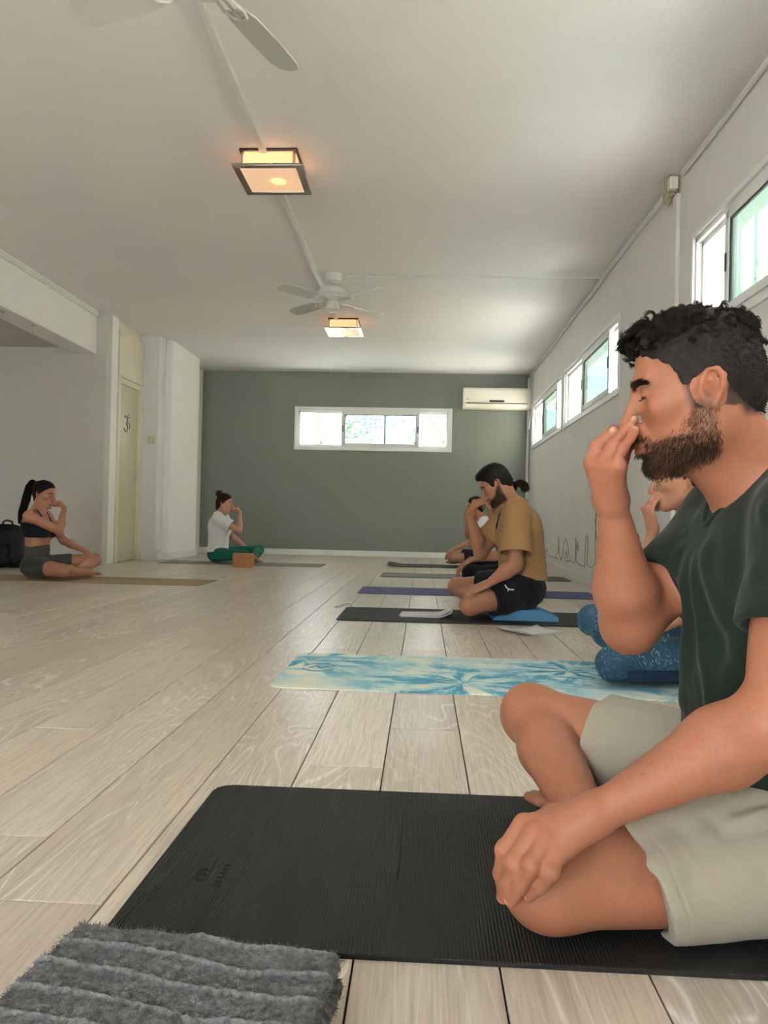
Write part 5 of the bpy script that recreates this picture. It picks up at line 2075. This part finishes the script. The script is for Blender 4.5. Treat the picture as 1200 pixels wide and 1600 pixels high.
# ---- woman with the long ponytail
p, H, o, rng = sitter((-3.295, 6.43, .010), (1, 0, 0), (0, 1, 0), .915, True, (.35, .165, .102), .0042,
                      'woman in black sports bra and grey shorts with a long black ponytail', head=(-3, 10, 0), hs=.96,
                      w_head=(-3.262, 6.44, .722), kneeR=(.375, -.27, .095), kneeL=(.445, .24, .165), ankR=(.42, .08, .055), ankL=(.36, .0, .075), toeR=(.53, .19, .035), toeL=(.30, -.10, .06),
                      C=(.0, 0, .43), W=(.0, 0, .27), N=(.0, 0, .605), shR=(.0, -.165, .575), shL=(.0, .165, .575),
                      elR=(.285, -.165, .445), wrR=(.275, -.055, .650), elL=(.13, .24, .345), wrL=(.36, .235, .245))
B = Body()
torso(B, p, .006)
B.cut(p.O + p.up * .345, -p.up, .004)
B.field(lambda P: ((P[..., 2] - .485) - .35 * np.clip(np.abs(P[..., 0] + 3.295 - .02) - .09, 0, .2)).astype(np.float32), .006)
v, q = B.mesh(.0045)
br = finish('sports_bra', v, q, cloth_mat('navy_black_knit', (.010, .012, .018, 1), 500, .2), p.O, o)
sp = MB()
for q_ in (1, -1):
    pts = [p.C + p.f * .118 * p.s + p.l * .07 * q_ - p.up * .0 + p.up * .03, p.N + p.f * .082 * p.s + p.l * .06 * q_ - p.up * .05, p.N + p.f * .03 + p.l * .075 * q_ + p.up * .022, p.N - p.f * .05 + p.l * .06 * q_ + p.up * .0, p.C - p.f * .11 + p.l * .04 * q_ + p.up * .08]
    sp.tube([a - p.O for a in pts], .0055, 6)
sp.build('strap', M_BLACKC, br, smooth=60)
bottoms(p, cloth_mat('charcoal_knit', S(62, 62, 58), 500, .2), p.O, o, .0048, 'shorts', .42, .004, waist=.300)
tail = lock_strands([(H(-.085, 0, .085), .014), (H(-.125, 0, .095), .024), (H(-.145, 0, .03), .034), (H(-.150, 0, -.08), .036), (H(-.165, 0, -.20), .030), (H(-.165, 0, -.29), .012)], None, 0, 520, rng, .006, 14, .0016)
put_hair(H, LONGF, p.O, o, M_HAIRB, .0045, .007, [((-.085, 0, .085), (.026, .028, .026))], .0015, [tail])

# ---- woman in white
p, H, o, rng = sitter((-2.46, 9.15, .010), (1, 0, 0), (0, 1, 0), .91, True, (.44, .23, .155), .0048,
                      'woman in a loose white top and green leggings with a dark bun', head=(-3, 3, 0), hs=.96,
                      w_head=(-2.395, 9.15, .716), kneeR=(.40, -.22, .115), kneeL=(.50, .22, .165), ankR=(.36, .10, .06), toeR=(.42, .22, .035), ankL=(.50, -.13, .055), toeL=(.625, -.20, .04),
                      C=(.01, 0, .43), W=(.01, 0, .27), N=(.02, 0, .615), shR=(.03, -.16, .585), shL=(.03, .16, .585),
                      elR=(.315, -.155, .425), wrR=(.300, -.055, .660), elL=(.14, .23, .33), wrL=(.33, .19, .20))
tee(p, H, cloth_mat('white_gauze', (.66, .65, .64, 1), 500, .25, .04), p.O, o, .005, (.62, .62), .016, .135, .088, vneck=.05)
bottoms(p, cloth_mat('emerald_knit', S(22, 92, 78), 500, .2, .08), p.O, o, .0048, 'leggings', None, .005, True, .25, ends=.06)
bun = lock_strands([(H(-.075, 0, .10), .030), (H(-.09, 0, .125), .036), (H(-.07, 0, .145), .026)], None, 0, 200, rng, .02, 8, .0014)
nape = lock_strands([(H(-.085, 0, .0), .02), (H(-.09, 0, -.05), .018), (H(-.08, 0, -.095), .006)], None, 0, 90, rng, .008, 8, .0014)
put_hair(H, LONGF, p.O, o, hair_mat('dark_auburn_hair', (.010, .007, .006, 1), (.035, .014, .010, 1)), .0045, .009, [((-.080, 0, .115), (.036, .036, .032)), ((-.075, 0, .02), (.035, .05, .05))], .004, [bun, nape])

# ================================================================ things on the floor
# foam block under the man in mustard
fb = MB()
fb.prism([(-.02, 0), (.36, 0), (.36, .022), (.26, .062), (.04, .062)], .30, Matrix(((1, 0, 0, .435), (0, 0, -1, 4.78), (0, 1, 0, .0075), (0, 0, 0, 1))))
fo = fb.build('foam_block', plain('sky_blue_foam', S(78, 132, 172), .6, .3, bump=(200, .2, .001)))
tag(fo, 'blue foam block with sloped end, sat on by the man in mustard', 'block')

# cork block
ck = N('cork', .8, spec=.2)
v = ck.coord()
ck.color(ck.mix(ck.ramp(ck.noise(v, 120, 5, .7), [(.35, 0), (.65, 1)]), S(140, 92, 56), S(186, 136, 92)))
ck.bump(ck.noise(v, 160, 4), .3, .002)
cb = tag(MB().box((-2.11, 8.47, 0), (-1.885, 8.57, .158), .007).build('cork_block', ck.m), 'brown cork yoga block standing before the woman in green leggings', 'block')

# printed sheets
pm_ = N('printed_paper', .8, spec=.2)
v = pm_.coord('Object')
wv = pm_.n('ShaderNodeTexWave', wave_type='BANDS', bands_direction='Y')
wv.inputs['Scale'].default_value = 26
pm_.l(v, wv.inputs['Vector'])
tx = pm_.math('MULTIPLY', pm_.ramp(wv.outputs['Fac'], [(.55, 0), (.75, 1)]), pm_.ramp(pm_.noise(v, 140, 2), [(.44, 0), (.52, 1)]))
pm_.color(pm_.mix(pm_.math('MULTIPLY', tx, .32), (.74, .74, .73, 1), (.18, .18, .19, 1)))


def sheets(name, w_, d_, n, bend, loc, rz, label):
    V, Q = [], []
    k = 12
    for s_ in range(n):
        for side in (0, 1):
            for i in range(k + 1):
                for j in range(k + 1):
                    u, t = i / k, j / k
                    V.append(((u - .5) * w_ + .004 * s_ * (1 if s_ % 2 else -1), (t - .5) * d_ + .003 * s_, .001 + s_ * .0022 + side * .0008 + bend(u, t, s_)))
        o = s_ * 2 * (k + 1) ** 2
        m = k + 1
        for side in (0, 1):
            b0 = o + side * m * m
            for i in range(k):
                for j in range(k):
                    f_ = (b0 + i * m + j, b0 + (i + 1) * m + j, b0 + (i + 1) * m + j + 1, b0 + i * m + j + 1)
                    Q.append(f_ if side else f_[::-1])
        for i in range(k):
            for a, b in ((i * m, (i + 1) * m), ((i + 1) * m + k, i * m + k), (i + 1, i), (k * m + i, k * m + i + 1)):
                Q.append((o + a, o + b, o + b + m * m, o + a + m * m))
    ob = link(name, npmesh(name, V, Q), pm_.m, None, loc)
    ob.rotation_euler = (0, 0, rz)
    return tag(ob, label, 'paper')


sheets('paper_sheets', .30, .21, 3, lambda u, t, s_: max(0, u - .72) ** 1.5 * .20 + s_ * .004 * u, (.035, 4.60, .0072), -.05, 'small stack of printed sheets with curled end on the black mat')
sheets('paper_sheet', .29, .205, 2, lambda u, t, s_: max(0, .22 - u) ** 1.5 * .20 + max(0, u + t - 1.75) * .05 + s_ * .002, (.578, 4.085, .0003), .62, 'printed white paper lying askew on the bare planks')

# thin loop of cord at the end of the black mat
cl = MB().tube([(-.50 + .055 * math.cos(t), 4.95 + .05 * math.sin(t), .004 + .018 * max(0, math.sin(t * 1.5))) for t in np.linspace(0, 5.6, 18)], .0022, 5).build('cord_loop', plain('grey_cord', (.25, .25, .25, 1), .7))
tag(cl, 'thin grey cord loop on the planks at the corner of the black mat', 'cord')

# backpack by the alcove
B = Body()
B.rc((-4.17, 7.50, .12), (-4.17, 7.50, .33), .12, .105, .05, flat=((0, 1, 0), .75))
for dx in (-.09, .09):
    B.rc((-4.15 + dx, 7.50, .10), (-4.15 + dx * .8, 7.50, .35), .10, .085, .06)
B.cut((0, 0, .004), (0, 0, -1), .02)
v, q = B.mesh(.009)
v = v + vnormals(v, q) * (.004 * fbm(v * 9, 2))[:, None]
M_BAG = plain('black_nylon', (.008, .008, .009, 1), .65, .3, bump=(400, .3, .001))
bag = finish('backpack', v, q, M_BAG, (-4.15, 7.50, 0))
tag(bag, 'bulky black backpack on the planks beside the woman with the ponytail', 'bag')
MB().tube([(-.045 + .0, -.02, .425), (-.04, -.02, .465), (.0, -.02, .482), (.05, -.02, .468), (.06, -.02, .42)], .009, 8).build('handle', M_BAG, bag, smooth=60)
B = Body()
B.rc((-4.19, 7.39, .09), (-4.11, 7.39, .20), .055, .05, .03)
B.rc((-4.10, 7.39, .09), (-4.18, 7.39, .20), .055, .05, .03)
v, q = B.mesh(.008)
finish('front_pocket', v, q, M_BAG, (-4.15, 7.50, 0), bag)

# ================================================================ folded towel
def towel():
    O = np.array((-.285, .688, 0))
    a = math.radians(-7)
    ex, ey = np.array((math.cos(a), math.sin(a), 0)), np.array((-math.sin(a), math.cos(a), 0))
    B = Body()
    W, D = .172, .250

    def slab(z0, z1, dx, dy, w_, d_):
        c = np.array((dx, dy, (z0 + z1) / 2))
        hb, r = np.array((w_, d_, (z1 - z0) / 2)), (z1 - z0) / 2 * .95

        def fn(P):
            q = P - O
            l = np.stack([q @ ex - dx, q @ ey - dy, q[..., 2] - c[2]], -1)
            d = np.abs(l) - (hb - r)
            return (np.sqrt((np.maximum(d, 0) ** 2).sum(-1)) + np.minimum(d.max(-1), 0) - r).astype(np.float32)
        B.add(fn, .004, 0)
    slab(.001, .020, 0, 0, W - .004, D - .004)
    slab(.019, .038, .003, -.002, W, D)
    slab(.037, .062, -.001, .002, W - .001, D + .002)
    B.grow(O + ex * W + ey * D, .02)
    B.grow(O - ex * W - ey * D, .02)
    B.grow(O + ex * W - ey * D, .02)
    B.grow(O - ex * W + ey * D, .02)
    B.grow(O + np.array((0, 0, .05)), .02)
    v, q = B.mesh(.0026, smooth=2)
    n = vnormals(v, q)
    l = v - O
    lx, ly = l @ ex, l @ ey
    ph = ly + .010 * np.sin(lx * 9 + 1) + .006 * np.sin(lx * 23)
    rid = np.exp(-(((ph / .046) % 1.0 - .5) / .055) ** 2)
    top = np.clip(n[:, 2], 0, 1)
    disp = top * (.0050 * rid + .0032 * fbm(v * np.array((22, 22, 22)), 2)) + .0016 * fbm(v * 160, 2)
    v = v + n * disp[:, None]
    v[:, 2] = np.maximum(v[:, 2], .0012)
    m = N('grey_terry', .95, spec=.05)
    c = m.coord()
    at = m.n('ShaderNodeAttribute', attribute_name='Col')
    m.color(m.mix(1.0, m.mix(m.ramp(m.noise(c, 120, 5, .7), [(.3, 0), (.7, 1)]), S(84, 85, 88), S(146, 147, 150)), at.outputs['Color'], 'MULTIPLY'))
    m.bump(m.noise(c, 420, 4, .7), .9, .004)
    m.b.inputs['Sheen Weight'].default_value = .15
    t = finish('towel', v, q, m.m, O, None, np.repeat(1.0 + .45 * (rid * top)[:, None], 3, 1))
    tag(t, 'folded grey terry towel with ridges on the planks beside the black mat', 'towel')
    rng = np.random.default_rng(5)
    n_ = 26000
    pr = np.clip(n[:, 2] + .4, 0, 1) * (1 - .97 * np.clip(rid * 1.5, 0, 1) * top)
    i = rng.choice(len(v), n_, p=pr / pr.sum())
    dr = n[i] * .6 + rng.normal(0, .6, (n_, 3))
    dr /= np.linalg.norm(dr, axis=1, keepdims=True)
    s_ = np.linspace(0, 1, 4)[None, :, None]
    bend = rng.normal(0, .0022, (n_, 1, 3))
    P = v[i][:, None] + dr[:, None] * s_ * rng.uniform(.0014, .0030, n_)[:, None, None] + bend * s_ ** 2
    P[..., 2] = np.maximum(P[..., 2], .002)
    vv, qq = strands(P, .00045, .0003)
    tag(finish('terry_pile', vv, qq, m.m, O, t, np.ones((len(vv), 3))), kind='stuff')


towel()
